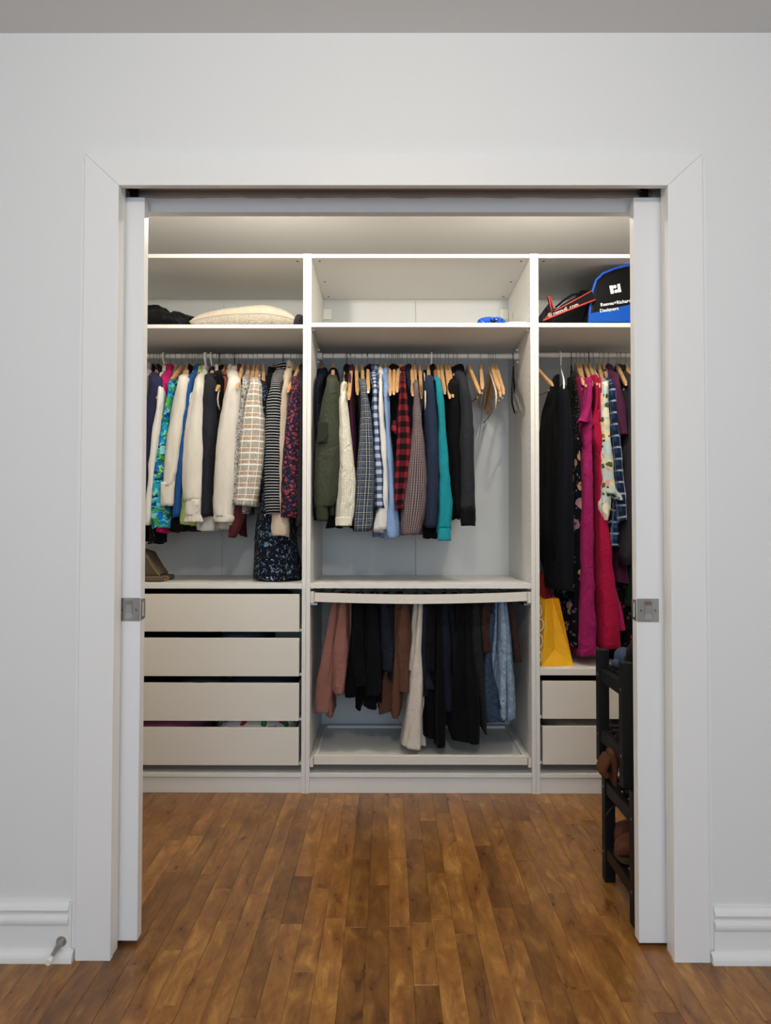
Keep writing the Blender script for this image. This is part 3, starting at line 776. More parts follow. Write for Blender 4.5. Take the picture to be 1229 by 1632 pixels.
def top(name, label, cat, hook, path, hem, mat, body=None, Yf=.05, hd=.040, th=(.018, .034), collar=True, sleeve=True, cuff=None, kind='wood', hl=None, group='shirts and jackets on the rails', zn=None, folds=3, fa=.13, dx=0, L0=.055, crm=.005, wide=1.0, tipx=None, dome=.6, hem_tuck=True, hg='clothes hangers on the rails'):
    z = RAILZ[bay(hook)]; H = at(hook, 568, .272); H = Vector((H.x, .29, z))
    t0 = tipx or path[0]; tip = at(t0[0], t0[1], Yf+hd); zn_ = H.z-.072 if zn is None else at(hook, zn, .29).z
    hz = at(path[-1][0], hem, .12).z
    root = thing(name, label, cat, (H.x, .29, hz), group)
    bm_ = body or mat
    cloth_slab('body', H, tip, zn_, tip.z-.004, hz, th[0], th[1], FB[bm_], root, L0=L0, dx=dx, crm=crm, wide=wide)
    if collar: ring_collar(H, tip, zn_-.024, zn_+.020, FB[collar if isinstance(collar, str) else mat], root, b=th[0]*.5+.010)
    if sleeve:
        w0 = path[0][2]/2*pxm(Yf); zn2 = zn_-.006
        pre = []
        for k_, hh in ((.22, .035), (.62, .05)):
            c_ = Vector((H.x, .275, zn2)).lerp(Vector((tip.x, tip.y, tip.z)), k_)
            pre.append(('W', c_.x, c_.y, zn2+(tip.z-zn2)*k_**1.25, (th[0]*.5+.002)*(1-k_)+w0*k_, hh))
        if tip.z > zn2-.02: pre = []
        cloth_tube('sleeve', pre+list(path), Yf, hd, FB[mat], root, folds=folds, fa=fa, crm=crm, dome=dome if not pre else .35)
        # the sleeve on the far side hangs behind the body
        P2 = [(q[0], q[1], q[2]) for q in path]
        cloth_tube('sleeve', P2, Yf, min(hd, .03), FB[mat], root, folds=folds, fa=fa, n=16, seg=4, mirror=(H.x,))
    if cuff:
        py0, py1, x, wpx, cm = cuff[:5]
        cloth_tube('cuff', [(x, py0, wpx), (x, (py0+py1)/2, wpx*.98), (x, py1, wpx*.94)], Yf-.002, hd*.72, FB[cm], root, folds=9, fa=.03, seg=3, round_top=False, hem=.001)
    if hl is not False:
        ht = Vector((H.x+(tip.x-H.x)*.90, H.y+(tip.y-H.y)*.90, tip.z-.012))
        hanger(hl or ('%s hanger holding the %s' % ({'wood': 'wooden', 'dark': 'brown wooden', 'velvet_cream': 'cream velvet', 'velvet_black': 'black velvet', 'plastic': 'white plastic', 'black_hook': 'wooden black-hooked'}[kind], label.split(' hanging')[0].split(' with ')[0])), hook, ht, kind, dx=0.0, group=hg, bar=False)
    return root

# ------------------------------------------------------------------ garments on the left rail
top('jacket', 'violet navy jacket hanging at the far left end of the left rail', 'jacket', 249, [(247, 606, 22), (245, 640, 26), (242, 700, 22), (238, 770, 16), (236, 830, 12)], 830, 'navy_violet', Yf=.06, zn=594)
top('shirt', 'pale grey-pink top peeking over the violet navy jacket at the left end', 'shirt', 238, [(232, 604, 20), (226, 660, 22), (220, 740, 22)], 800, 'pinkgrey', Yf=.10, zn=588)
top('blouse', 'black glitter lace blouse between the violet jacket and a white sleeve', 'blouse', 253, [(251, 628, 10), (249, 660, 12), (245, 720, 12), (244, 840, 14), (243, 866, 17)], 850, 'lace_black', Yf=.09, th=(.014, .02))
top('shirt', 'slim white shirt sleeve beside the magenta top on the left rail', 'shirt', 262, [(256, 626, 9), (250, 680, 13), (243, 740, 14), (238, 800, 13), (236, 836, 10)], 836, 'white', Yf=.042, th=(.012, .018))
top('blouse', 'magenta blouse behind the green and turquoise leaf print dress', 'blouse', 270, [(263, 612, 10), (259, 650, 9), (255, 720, 14), (255, 790, 16), (256, 849, 17)], 846, 'magenta', Yf=.075, th=(.03, .02))
top('dress', 'turquoise, blue and green blotch print blouse on the left rail', 'blouse', 279, [(272, 622, 11), (264, 670, 13), (258, 720, 17), (252, 780, 27), (250, 815, 34), (254, 842, 30)], 835, 'tropic', Yf=.05, hd=.05, fa=.14, th=(.02, .03), zn=600)
top('shirt', 'cream white shirt with plain buttoned cuff left of the blue top', 'shirt', 300, [(291, 606, 18), (284, 650, 25), (277, 700, 27), (270, 750, 25), (267, 774, 21)], 834, 'white_warm', Yf=.035, th=(.018, .026), cuff=(768, 806, 265, 21.5, 'white_warm'), zn=598)
top('blouse', 'bright blue blouse between the cream shirt and the pearl button blouse', 'blouse', 315, [(300, 618, 14), (297, 660, 15), (291, 720, 16), (284, 780, 16), (280, 825, 16)], 824, 'blue', Yf=.055, th=(.03, .026), kind='wood')
top('blouse', 'black blouse hem hanging lowest below the bright blue blouse', 'blouse', 306, [(292, 640, 10), (290, 720, 12), (286, 790, 22), (284, 846, 32)], 846, 'black', Yf=.085, th=(.014, .03))
top('cardigan', 'lime green knitted cardigan hem peeking beside the white ruffle cuff', 'cardigan', 322, [(306, 640, 8), (303, 720, 12), (297, 785, 22), (299, 836, 32)], 838, 'lime', Yf=.07, th=(.014, .03))
b9 = top('blouse', 'white blouse with two pearl buttons and ruffled cuff on the left rail', 'blouse', 327, [(316, 614, 15), (311, 650, 24), (307, 700, 30), (305, 760, 32), (306, 798, 28)], 838, 'white_warm', Yf=.03, th=(.02, .028), fa=.13, folds=5, cuff=(796, 822, 307, 25, 'white_warm'), kind='plastic', zn=594, crm=.003)
cloth_tube('ruffle', [(307, 820, 25), (307, 825, 28), (307, 832, 31)], .026, .034, FB['white_warm'], b9, folds=16, fa=.10, seg=3, round_top=False, hem=.002, n=56)
for py in (804, 814):
    p = at(315, py, .024); MB().cyl(p+Vector((0, -.004, 0)), p+Vector((0, .004, 0)), .0045, .005, 14).build('pearl_button', MAT['pearl'], b9, True, auto=True)
top('blazer', 'black-navy blazer between the pearl button blouse and the empty cream hanger', 'blazer', 339, [(333, 610, 20), (331, 650, 26), (330, 720, 22), (328, 780, 18), (327, 824, 17)], 815, 'blacknavy', Yf=.045, th=(.03, .036), zn=596)
top('blouse', 'white blouse hem hanging below the black-navy blazer', 'blouse', 345, [(346, 650, 8), (336, 740, 16), (330, 800, 30), (328, 845, 36)], 845, 'white', Yf=.09, th=(.014, .03))
top('top', 'black top behind the cream plastic hanger on the left rail', 'top', 349, [(352, 604, 14), (350, 660, 16), (346, 720, 16), (344, 800, 16)], 812, 'black', Yf=.085, th=(.03, .03), sleeve=True, kind='black_hook')
top('camisole', 'brown strap dress next to the large cream sweater', 'dress', 358, [(361, 610, 8), (360, 650, 7), (357, 700, 7), (356, 760, 12), (360, 812, 20)], 830, 'brownstrap', Yf=.06, th=(.014, .02), collar=False, kind='dark')
s14 = top('sweater', 'large cream knitted sweater with rolled cuff on the left rail', 'sweater', 373, [(371, 608, 20), (366, 650, 28), (361, 700, 33), (357, 760, 34), (355, 800, 32), (355, 824, 30)], 838, 'white_knit', body='offwhite', Yf=.025, hd=.05, th=(.04, .05), kind='black_hook', folds=2, fa=.05, zn=592, crm=.003)
cloth_tube('rolled_cuff', [(355, 820, 29), (355, 824, 32), (355, 829, 31), (355, 832, 27)], .024, .042, FB['white_knit'], s14, folds=3, fa=.03, seg=3, round_top=False, hem=.001)
top('shirt', 'white shirt tail hanging behind the rolled cuff of the cream sweater', 'shirt', 366, [(362, 680, 8), (362, 780, 24), (360, 842, 36)], 842, 'offwhite', Yf=.095, th=(.014, .03))
top('blouse', 'maroon blouse hem peeking low under the tweed jacket', 'blouse', 380, [(384, 660, 8), (380, 760, 18), (378, 800, 30), (374, 835, 22), (367, 856, 10)], 812, 'maroon', Yf=.085, th=(.014, .026))
top('blouse', 'black and white speckled print blouse left of the tweed jacket', 'blouse', 395, [(391, 612, 13), (386, 650, 16), (380, 700, 15), (375, 760, 14), (374, 804, 14)], 818, 'bw_print', body='bw_print', Yf=.05, th=(.03, .045), zn=598)
top('jacket', 'tweed jacket in white, tan and black check on the left rail', 'jacket', 410, [(406, 612, 18), (404, 640, 29), (402, 680, 38), (398, 730, 42), (393, 780, 38), (389, 806, 35)], 806, 'tweed', Yf=.025, hd=.055, th=(.035, .05), folds=2, fa=.04, zn=602)
# long ikat dress reaching the shelf
d18 = top('dress', 'long black and blue ikat print dress touching the shelf on the left', 'dress', 419, [(420, 622, 13), (421, 660, 12), (420, 720, 12), (419, 770, 12)], 800, 'ikat', Yf=.07, th=(.03, .03), kind='wood', zn=606)
cloth_tube('skirt', [(434, 770, 30, .10), (434, 830, 56, .16), (436, 880, 66, .17), (438, 910, 74, .18), (439, 923, 78, .18)], .075, .16, FB['ikat'], d18, folds=9, fa=.06, n=72, hem=.003, crm=.004)
top('top', 'black blouse with narrow shoulders just left of the striped top', 'blouse', 436, [(428, 616, 8), (427, 660, 10), (427, 740, 12), (424, 806, 14)], 806, 'black', Yf=.095, th=(.035, .03), kind='dark', zn=594)
s19 = top('sweater', 'black and white thin striped top on the left rail', 'sweater', 451, [(439, 616, 18), (435, 650, 24), (434, 700, 26), (434, 760, 26), (435, 820, 26)], 815, 'stripe_navy', body='stripe_slant', Yf=.04, th=(.055, .05), folds=2, fa=.04, kind='black_hook', zn=588)
top('cardigan', 'beige cardigan with long pale cuff hanging below the striped top', 'cardigan', 463, [(456, 614, 11), (451, 650, 17), (448, 700, 17), (447, 770, 20), (446, 830, 26), (446, 855, 27)], 846, 'beige', body='beige_dark', Yf=.060, th=(.03, .045), kind='wood', zn=586)
top('blouse', 'dark blouse with red medallion print near the right end of the left rail', 'blouse', 473, [(470, 612, 15), (468, 650, 19), (464, 700, 23), (460, 760, 25), (460, 824, 26)], 820, 'medallion', Yf=.038, th=(.02, .03), folds=2, fa=.05, zn=600)
top('jacket', 'charcoal jacket tucked against the right side of the left frame', 'jacket', 480, [(480, 622, 10), (479, 680, 12), (478, 760, 14), (477, 838, 15)], 836, 'charcoal', Yf=.07, th=(.022, .022), dx=-.005)
top('top', 'second black top with square cuff at the far left of the left rail', 'top', 244, [(243, 660, 6), (246, 740, 12), (249, 820, 15), (249, 866, 17)], 830, 'black', Yf=.10, th=(.012, .016), kind='dark')

# extra hangers of the left rail (hooks crowd along the rail, tips catch the light)
def eh(hook, tx, ty, label, kind='wood', Yt=.07, **k):
    return hanger(label, hook, at(tx, ty, Yt), kind, **k)
G = 'clothes hangers on the rails'
eh(289, 250, 634, 'light wooden hanger with bare rounded end between violet jacket and magenta blouse', Yt=.05, group=G)
eh(325, 303, 638, 'white plastic hanger looping out between bright blue and white blouses', 'plastic', Yt=.05, group=G, bar=False)
eh(366, 345, 622, 'light wooden hanger with bare end beside the black-navy blazer', Yt=.05, group=G)
eh(370, 347, 634, 'cream velvet hanger hooked under the bare wooden end left of cream sweater', 'velvet_cream', Yt=.06, group=G)
eh(385, 378, 618, 'light wooden hanger with bright bare end between cream sweater and speckled blouse', Yt=.012, group=G, drop=.052)
eh(477, 459, 624, 'light wooden hanger whose bright end shows between beige cardigan and medallion blouse', Yt=.03, group=G, drop=.052)
for hk, tx, ty, kd, lb in (
    (259, 246, 620, 'plastic', "white plastic hanger with thick hook at the far left of the left rail"),
    (263, 254, 622, 'dark', "brown hanger just right of the thick white plastic hook"),
    (296, 286, 618, 'wood', "wooden hanger behind the cream white shirt's shoulder"),
    (310, 300, 622, 'wood', "wooden hanger peeking above the bright blue blouse"),
    (318, 308, 624, 'dark', "brown hanger right beside the bright blue blouse collar"),
    (335, 325, 620, 'plastic', "white plastic hanger above the pearl button blouse"),
    (351, 344, 616, 'dark', "brown hanger above the black-navy blazer"),
    (355, 350, 620, 'wood', "wooden hanger above the bare hanger end and the brown strap"),
    (376, 372, 622, 'wood', "wooden hanger behind the cream sweater's collar"),
    (403, 398, 620, 'wood', "wooden hanger just left of the tweed jacket's hook")):
    eh(hk, tx, ty, lb, kd, Yt=.09, group=G)
# ------------------------------------------------------------------ middle rail
top('jacket', 'black-navy jacket pressed against the left side of the middle frame', 'jacket', 514, [(507, 616, 9), (506, 660, 9), (505, 740, 11), (505, 820, 14)], 828, 'navy_dark', body='black', Yf=.075, th=(.03, .035), kind='dark', zn=596)
m2 = top('jacket', 'olive green bomber jacket with sleeve pocket and ribbed cuff', 'jacket', 531, [(529, 610, 20), (526, 650, 32), (522, 700, 40), (520, 750, 43), (518, 790, 38), (515, 808, 28)], 822, 'olive', body='olive', Yf=.02, hd=.06, th=(.035, .055), cuff=(802, 830, 513, 19, 'rib_olive'), collar='black', folds=3, fa=.06, zn=598, crm=.004)
p = at(514, 690, .012); pk = MB().box(p.x-.022, p.x+.022, p.y-.001, p.y+.02, p.z-.045, p.z+.05, .004).build('sleeve_pocket', FB['rib_olive'], m2)
MB().wire([at(505, 707, .008), at(516, 702, .004), at(524, 694, .008)], .0022, 6).build('pocket_flap', MAT['black_wire'], m2, True)
top('top', 'black top whose cuff shows low between bomber jacket and dotted blouse', 'top', 553, [(556, 640, 9), (548, 720, 14), (540, 800, 24), (533, 841, 26)], 838, 'black', Yf=.085, th=(.02, .03), kind='velvet_black')
m3 = top('blouse', 'cream dotted blouse with gathered shoulder and plain cuff', 'blouse', 551, [(546, 636, 14), (548, 670, 17), (551, 720, 23), (553, 765, 28), (551, 805, 30), (549, 828, 27)], 822, 'cream_dot', Yf=.04, th=(.016, .024), fa=.09, folds=5, cuff=(824, 838, 547.5, 27, 'cream_band'), collar=False, zn=612, tipx=(548, 632), crm=.003)
cloth_tube('yoke', [(549, 610, 9, .05), (546, 622, 12, .07), (546, 634, 16, .085)], .06, .08, FB['cream_band'], m3, folds=7, fa=.05, seg=4)
top('blouse', 'dark purple blouse sliver between dotted blouse and blue plaid shirt', 'blouse', 558, [(560, 636, 7), (562, 690, 9), (565, 760, 9), (566, 836, 10)], 830, 'purple', body='black', Yf=.08, th=(.02, .025))
m6 = top('shirt', 'blue, grey and white plaid shirt near the left of the middle rail', 'shirt', 577, [(580, 616, 12), (583, 650, 15), (584, 700, 24), (584, 750, 30), (581, 800, 31), (578, 846, 27)], 842, 'plaid_blue', body='plaid_collar', Yf=.035, th=(.045, .04), collar='plaid_collar', folds=3, fa=.06, zn=604)
top('shirt', 'navy and white gingham shirt left of the plain white shirt', 'shirt', 596, [(598, 622, 10), (599, 660, 11), (602, 720, 14), (605, 770, 17), (606, 811, 17)], 808, 'ging_navy', body='ging_navy', Yf=.04, th=(.03, .026), folds=2, fa=.05, zn=590)
top('top', 'black vest filling the gap between the two plaid shirts', 'vest', 586, [(591, 650, 6), (592, 720, 10), (594, 790, 14)], 810, 'black2', Yf=.09, th=(.018, .03))
top('shirt', 'plain white shirt next to the pale blue shirt on the middle rail', 'shirt', 607, [(607, 626, 8.5), (609, 680, 11), (613, 740, 12), (614, 790, 11), (609, 815, 17), (606, 845, 24)], 848, 'white', Yf=.045, hd=.045, th=(.022, .05), folds=3, fa=.08, zn=596)
top('shirt', 'pale blue shirt with flared cuff between the white and the red check shirts', 'shirt', 614.5, [(616, 624, 8.5), (618, 680, 9), (622, 740, 11), (624, 790, 14), (625, 830, 24), (626, 857, 22)], 858, 'sky', Yf=.05, hd=.045, th=(.022, .035), zn=595)
top('top', 'slim black top between pale blue shirt and red check shirt', 'top', 624, [(628, 640, 9), (630, 700, 10), (632, 760, 12), (634, 830, 14)], 836, 'black', Yf=.09, th=(.022, .03))
top('top', 'black polo shirt hidden left of the red check shirt', 'top', 631, [(634, 634, 9), (635, 700, 12), (637, 790, 12)], 812, 'black2', Yf=.10, th=(.02, .03))
m10 = top('shirt', 'red and black buffalo check shirt in the middle of the rail', 'shirt', 641.5, [(642, 616, 11), (643, 650, 16), (644, 690, 25), (643, 740, 26), (639, 780, 20), (637, 812, 16)], 812, 'buffalo', body='buffalo', Yf=.035, th=(.032, .028), collar='buffalo', zn=594)
cloth_tube('turned_cuff', [(629, 672, 8), (628, 682, 13), (631, 692, 7)], .06, .03, FB['buffalo'], m10, seg=4)
top('shirt', 'dark grey pinstripe shirt peeking right of the red check shirt', 'shirt', 649, [(653, 622, 9), (655, 660, 9), (657, 720, 9), (657, 800, 12)], 806, 'navy_dark', Yf=.085, th=(.03, .026))
top('shirt', 'brown and black tiny check shirt, widest at its cuff', 'shirt', 661, [(663, 618, 9), (665, 660, 13), (666, 700, 24), (665, 740, 34), (662, 790, 42), (658, 825, 38), (654, 852, 31)], 850, 'minicheck', body='minicheck', Yf=.03, hd=.05, th=(.026, .05), collar='plaid_collar', folds=3, fa=.06, zn=606)
m12 = top('blazer', 'navy blazer with cuff buttons left of the teal sweater', 'blazer', 683, [(685, 612, 15), (687, 650, 20), (689, 700, 22), (691, 750, 22), (689, 800, 22), (687, 840, 21)], 836, 'navy', Yf=.035, th=(.032, .034), collar='black', zn=598)
for k_ in range(4):
    p = at(687.5, 812+k_*5.5, .033); MB().cyl(p+Vector((0, -.003, 0)), p+Vector((0, .006, 0)), .0048, None, 12).build('cuff_button', MAT['black_wire'], m12, True, auto=True)
top('top', 'black top hem showing under the navy blazer', 'top', 688, [(694, 660, 8), (690, 760, 14), (686, 820, 22), (686, 858, 22)], 856, 'black', Yf=.085, th=(.02, .03), kind='plastic')
top('sweater', 'teal sweater with ribbed cuff on the middle rail', 'sweater', 692, [(699, 612, 8), (703, 650, 11), (706, 700, 14), (709, 760, 18), (710, 810, 21), (709, 844, 21)], 848, 'teal', Yf=.03, th=(.024, .026), cuff=(842, 862, 709, 21.5, 'teal_band'), kind='dark', zn=600)
top('jacket', 'black padded jacket body hanging left of the charcoal knit sleeve', 'jacket', 723, [(727, 620, 22), (726, 680, 24), (728, 760, 20), (730, 824, 14)], 826, 'black', Yf=.06, hd=.05, th=(.05, .06), zn=600)
top('jacket', 'charcoal knit jacket with black cuff, last before the empty hangers', 'jacket', 729, [(740, 616, 15), (744, 650, 18), (745, 700, 21), (746, 760, 23), (747, 812, 24)], 812, 'char_knit', body='black', Yf=.03, hd=.05, th=(.05, .07), cuff=(812, 838, 747, 24, 'cuffblack'), collar='black', folds=2, fa=.05, zn=592)
for i, (hk, tx, ty, kd, lb) in enumerate([
    (559, 556, 636, 'wood', 'light wooden hanger end beside the cream dotted blouse shoulder'),
    (585, 587, 625, 'wood', 'light wooden hanger between blue plaid shirt and gingham shirt'),
    (620, 622, 629, 'wood', 'leftmost of the light wooden hanger ends left of the red check shirt'),
    (627, 628, 628, 'wood', 'middle one of the light wooden hanger ends left of the red check shirt'),
    (634, 633, 624, 'wood', 'light wooden hanger end touching the red check shirt'),
    (655, 658, 630, 'wood', 'light wooden hanger end between red check and tiny check shirts'),
    (675, 678, 634, 'velvet_cream', 'cream velvet hanger left of the navy blazer'),
    (702, 709, 627, 'wood', 'leftmost of three light wooden hanger ends right of the teal sweater'),
    (710, 717, 634, 'wood', 'middle of three light wooden hanger ends right of the teal sweater'),
    (715, 722, 632, 'wood', 'rightmost of three light wooden hanger ends right of the teal sweater'),
    (746, 765, 626, 'wood', 'empty light wooden hanger just right of the charcoal knit jacket'),
    (766, 769, 619, 'wood', 'empty light wooden hanger seen end-on in the gap of the middle rail'),
    (779, 791, 632, 'velvet_cream', 'empty cream velvet hanger in the bunch right of the middle rail'),
    (782, 796, 620, 'wood', 'left one of the bunched empty wooden hangers on the middle rail'),
    (786, 798, 631, 'wood', 'middle one of the bunched empty wooden hangers on the middle rail'),
    (790, 803, 627, 'wood', 'right one of the bunched empty wooden hangers on the middle rail'),
    (818, 816, 626, 'velvet_black', 'empty black velvet hanger at the right end of the middle rail')]):
    eh(hk, tx, ty, lb, kd, Yt=.14 if hk == 818 else (.05 if hk > 700 else .03), group=G, bar=hk > 740)
for hk, tx, ty, lb in ((566, 570, 628, 'wooden hanger between cream dotted blouse and blue plaid shirt, mostly hidden'), (637, 640, 630, 'wooden hanger just behind the red check shirt, mostly hidden'), (668, 672, 634, 'wooden hanger right of the tiny check shirt, mostly hidden'), (697, 702, 628, 'wooden hanger right behind the teal sweater, mostly hidden')):
    eh(hk, tx, ty, lb, 'wood', Yt=.08, group=G, bar=False)
# slim dark dresses that hang from the bare wooden hanger ends
def slip(name, label, cat, path, Yf, hd, mat, group='dresses and camisoles on the rails', **k):
    p = at(path[-1][0], path[-1][1], Yf+hd); root = thing(name, label, cat, (p.x, .29, p.z), group)
    cloth_tube('dress_body', path, Yf, hd, FB[mat], root, **k); return root
slip('camisole', 'black camisole between the two wooden hangers left of the red check', 'camisole', [(622, 622, 5, .06), (624, 660, 9, .12), (628, 740, 10, .14), (630, 800, 10, .14)], .13, .12, 'black')
slip('camisole', 'black dress hanging from the leftmost bare wooden hanger right of teal sweater', 'camisole', [(708, 625, 5, .08), (714, 670, 9, .14), (718, 760, 10, .15), (722, 812, 8, .15)], .12, .13, 'black2')
# ------------------------------------------------------------------ right rail
r1 = slip('dress', 'sleeveless black dress, leftmost on the right rail', 'dress', [(889, 598, 7, .05), (886, 625, 13, .09), (880, 658, 14, .12), (881, 720, 22, .15), (881, 800, 24, .16), (882, 860, 26, .17), (889, 905, 18, .16), (894, 938, 16, .15)], .09, .14, 'black', folds=4)
r2 = slip('dress', 'long black dress with wide shoulder strap, second on the right rail', 'dress', [(899, 614, 8, .04), (900, 632, 18, .06), (902, 680, 24, .12), (900, 760, 30, .16), (899, 850, 38, .17), (899, 930, 34, .17), (903, 940, 30, .16)], .05, .12, 'inknavy', folds=5, fa=.09)
slip('dress', 'black textured lace dress between the black dress and the fuchsia dress', 'dress', [(913, 600, 7, .05), (916, 625, 11, .08), (920, 680, 14, .12), (921, 760, 14, .15), (919, 860, 12, .16)], .12, .12, 'lace_black')
rf = slip('dress', 'long black dress with pink and peach flowers on the right rail', 'dress', [(918, 700, 10, .12), (918, 780, 20, .15), (919, 860, 24, .16), (918, 930, 34, .17), (917, 990, 42, .17), (921, 1028, 38, .16)], .10, .13, 'floralblack', folds=6, fa=.08)
r5 = slip('dress', 'long fuchsia dress with ruffled sleeve on the right rail', 'dress', [(938, 604, 12, .05), (938, 640, 16, .09), (936, 700, 17, .12), (936, 718, 13, .12), (935, 740, 20, .14), (935, 820, 23, .15), (935, 920, 26, .15), (936, 990, 32, .16), (936, 1044, 36, .16)], .045, .13, 'fuchsia', folds=6, fa=.10, crm=.006, seg=6)
cloth_tube('ruffle_sleeve', [(941, 612, 9), (939, 645, 10), (934, 664, 13), (931, 672, 18)], .03, .03, FB['fuchsia'], r5, folds=6, fa=.14)
slip('dress', 'fuchsia-pink dress strip behind the ruffled sleeve of the fuchsia dress', 'dress', [(926, 602, 10, .06), (926, 660, 9, .12), (927, 760, 10, .14), (927, 900, 12, .14)], .11, .12, 'magenta')
r6 = slip('dress', 'crimson dress with slim straps and gathered bust on the right rail', 'dress', [(953, 655, 10, .06), (949, 676, 20, .10), (951, 700, 22, .12), (956, 725, 13, .12), (957, 760, 16, .13), (959, 820, 22, .15), (963, 900, 30, .16), (968, 970, 36, .17), (972, 1032, 40, .17)], .045, .12, 'crimson', folds=5, fa=.09, crm=.005, seg=5)
for a in ([(951, 600), (952, 640), (945, 680)], [(956, 602), (957, 645), (957, 672)]):
    cloth_tube('strap', [(q[0], q[1], 4.5) for q in a], .05, .006, FB['crimson'], r6, folds=1, fa=.0, seg=5, crm=.0004, hem=0)
cloth_tube('shoulder_piece', [(948, 599, 10, .05), (950, 612, 9, .06), (953, 640, 7, .06), (954, 660, 8, .06)], .06, .06, FB['crimson'], r6, folds=2, seg=4)
cloth_tube('side_panel', [(975, 930, 10, .1), (983, 970, 18, .12), (989, 1004, 20, .12)], .12, .12, FB['magenta'], r6, folds=3)
r7 = top('shirt', 'pale blue-grey shirt with yellow and pink flowers on the right rail', 'shirt', 956, [(965, 616, 10), (966, 660, 13), (968, 710, 15), (972, 760, 20), (974, 788, 24)], 812, 'lightfloral', Yf=.02, hd=.045, th=(.016, .024), zn=604, collar=True, group='shirts and jackets on the rails', fa=.09)
cloth_tube('loose_cuff', [(975, 782, 22), (984, 790, 20), (988, 796, 12)], .03, .03, FB['lightfloral'], r7, folds=4)
cloth_tube('shirt_tail', [(968, 760, 14), (966, 800, 18), (966, 828, 8)], .030, .03, FB['lightfloral'], r7, folds=3)
r8 = top('shirt', 'navy and white plaid shirt behind the pale flowered shirt', 'shirt', 963, [(977, 620, 12), (980, 660, 14), (985, 710, 14), (990, 770, 15), (993, 808, 17), (994, 830, 15)], 866, 'plaid_navy', Yf=.05, th=(.03, .03), zn=600, collar=True)
cloth_tube('shirt_tail', [(980, 700, 16), (981, 780, 18), (980, 830, 20), (979, 872, 21)], .09, .05, FB['plaid_navy'], r8, folds=4)
r9 = top('top', 'plum purple short-sleeved top right of the navy plaid shirt', 'top', 971, [(984, 610, 13), (988, 640, 18), (992, 670, 20), (995, 694, 16)], 780, 'plum', Yf=.045, th=(.03, .03), zn=592, kind='dark')
top('jacket', 'black jacket at the right edge beside the door leaf', 'jacket', 990, [(1004, 616, 12), (1005, 680, 16), (1004, 760, 18), (1002, 900, 20)], 900, 'charcoal', body='black', Yf=.06, th=(.03, .04))
slip('dress', 'plum skirt hanging low behind the navy plaid shirt tail', 'skirt', [(988, 800, 14, .1), (988, 880, 22, .12), (991, 928, 26, .12)], .13, .12, 'plum')
slip('dress', 'black dress with small dark red flowers beside the right door leaf', 'dress', [(996, 860, 26, .12), (998, 940, 36, .14), (1000, 1020, 44, .14), (1000, 1052, 46, .14)], .16, .13, 'darkfloral')
slip('dress', 'dark green dress glimpsed beside the right door handle', 'dress', [(1003, 800, 14, .1), (1003, 900, 20, .12), (1004, 966, 24, .12)], .14, .12, 'green_dark')
slip('dress', 'black dress filling the gap right of the fuchsia dress', 'dress', [(944, 620, 10, .1), (946, 760, 14, .14), (948, 900, 20, .15), (955, 1010, 30, .15)], .16, .12, 'black')
slip('dress', 'long black gown between flowered black dress and right rail end', 'dress', [(1000, 640, 14, .1), (998, 760, 22, .14), (996, 900, 28, .14)], .17, .12, 'black2')
for hk, tx, ty, kd, lb in [
    (851, 881, 614, 'wood', 'empty light wooden hanger at the left end of the right rail'),
    (894, 899, 612, 'plastic', 'white plastic hanger holding the second black dress'),
    (911, 914, 604, 'velvet_black', 'black velvet hanger holding the black lace dress'),
    (919, 934, 615, 'wood', 'leftmost light wooden hanger end above the fuchsia dress'),
    (925, 930, 612, 'wood', 'light wooden hanger behind the pink strip of the right rail'),
    (932, 944, 614, 'wood', 'light wooden hanger end touching the crimson dress strap'),
    (939, 952, 612, 'black_hook', 'black-hooked wooden hanger carrying the crimson dress'),
    (946, 956, 612, 'velvet_cream', 'cream velvet hanger between crimson dress and pale flowered shirt'),
    (984, 998, 613, 'wood', 'light wooden hanger end right of the plum top'),
    (998, 1010, 612, 'wood', 'last light wooden hanger before the right door leaf')]:
    eh(hk, tx, ty, lb, kd, Yt=.05, group=G, bar=kd == 'wood')

# ------------------------------------------------------------------ trousers on the pull-out rack
def trousers(label, bars, legs, mat, kind='trousers', band=None):
    p = at(legs[0][-1][0], legs[0][-1][1], .1); x0 = at(legs[0][0][0], 950, .2).x
    root = thing(kind, label, 'trousers' if kind == 'trousers' else kind, (x0, .25, p.z), 'trousers on the pull-out rack')
    # fold over the bar
    rings = []; a = at(legs[0][0][0], 950, .2)
    px0 = min(l[0][0]-l[0][2]/2 for l in legs); px1 = max(l[0][0]+l[0][2]/2 for l in legs); pc = (px0+px1)/2
    cloth_tube('waist_fold', [(pc, 953, max(6, (px1-px0)*.8), .15), (pc, 962, (px1-px0), .16), (pc, 972, (px1-px0)*.9, .16)], .055, .16, FB[mat], root, folds=5, fa=.06, seg=3, tuck=False)
    for i, l in enumerate(legs):
        l = [(q[0], q[1]-(8 if k == 0 else 0), *q[2:]) for k, q in enumerate(l)]
        yf = .035+.03*(i % 3)+.012*(i//3)
        o = cloth_tube('trouser_leg', l, yf, .11-.01*i, FB[mat], root, folds=3+i % 3, fa=.20, round_top=False, crm=.0022, ex=.55, hem=.006)
        if band and i == 0:
            q = l[-1]; cloth_tube('hem_band', [(q[0], q[1]-16, q[2]*1.02), (q[0], q[1], q[2]*1.03)], yf-.001, .152, FB[band], root, folds=2, fa=.02, seg=3, round_top=False)
    return root
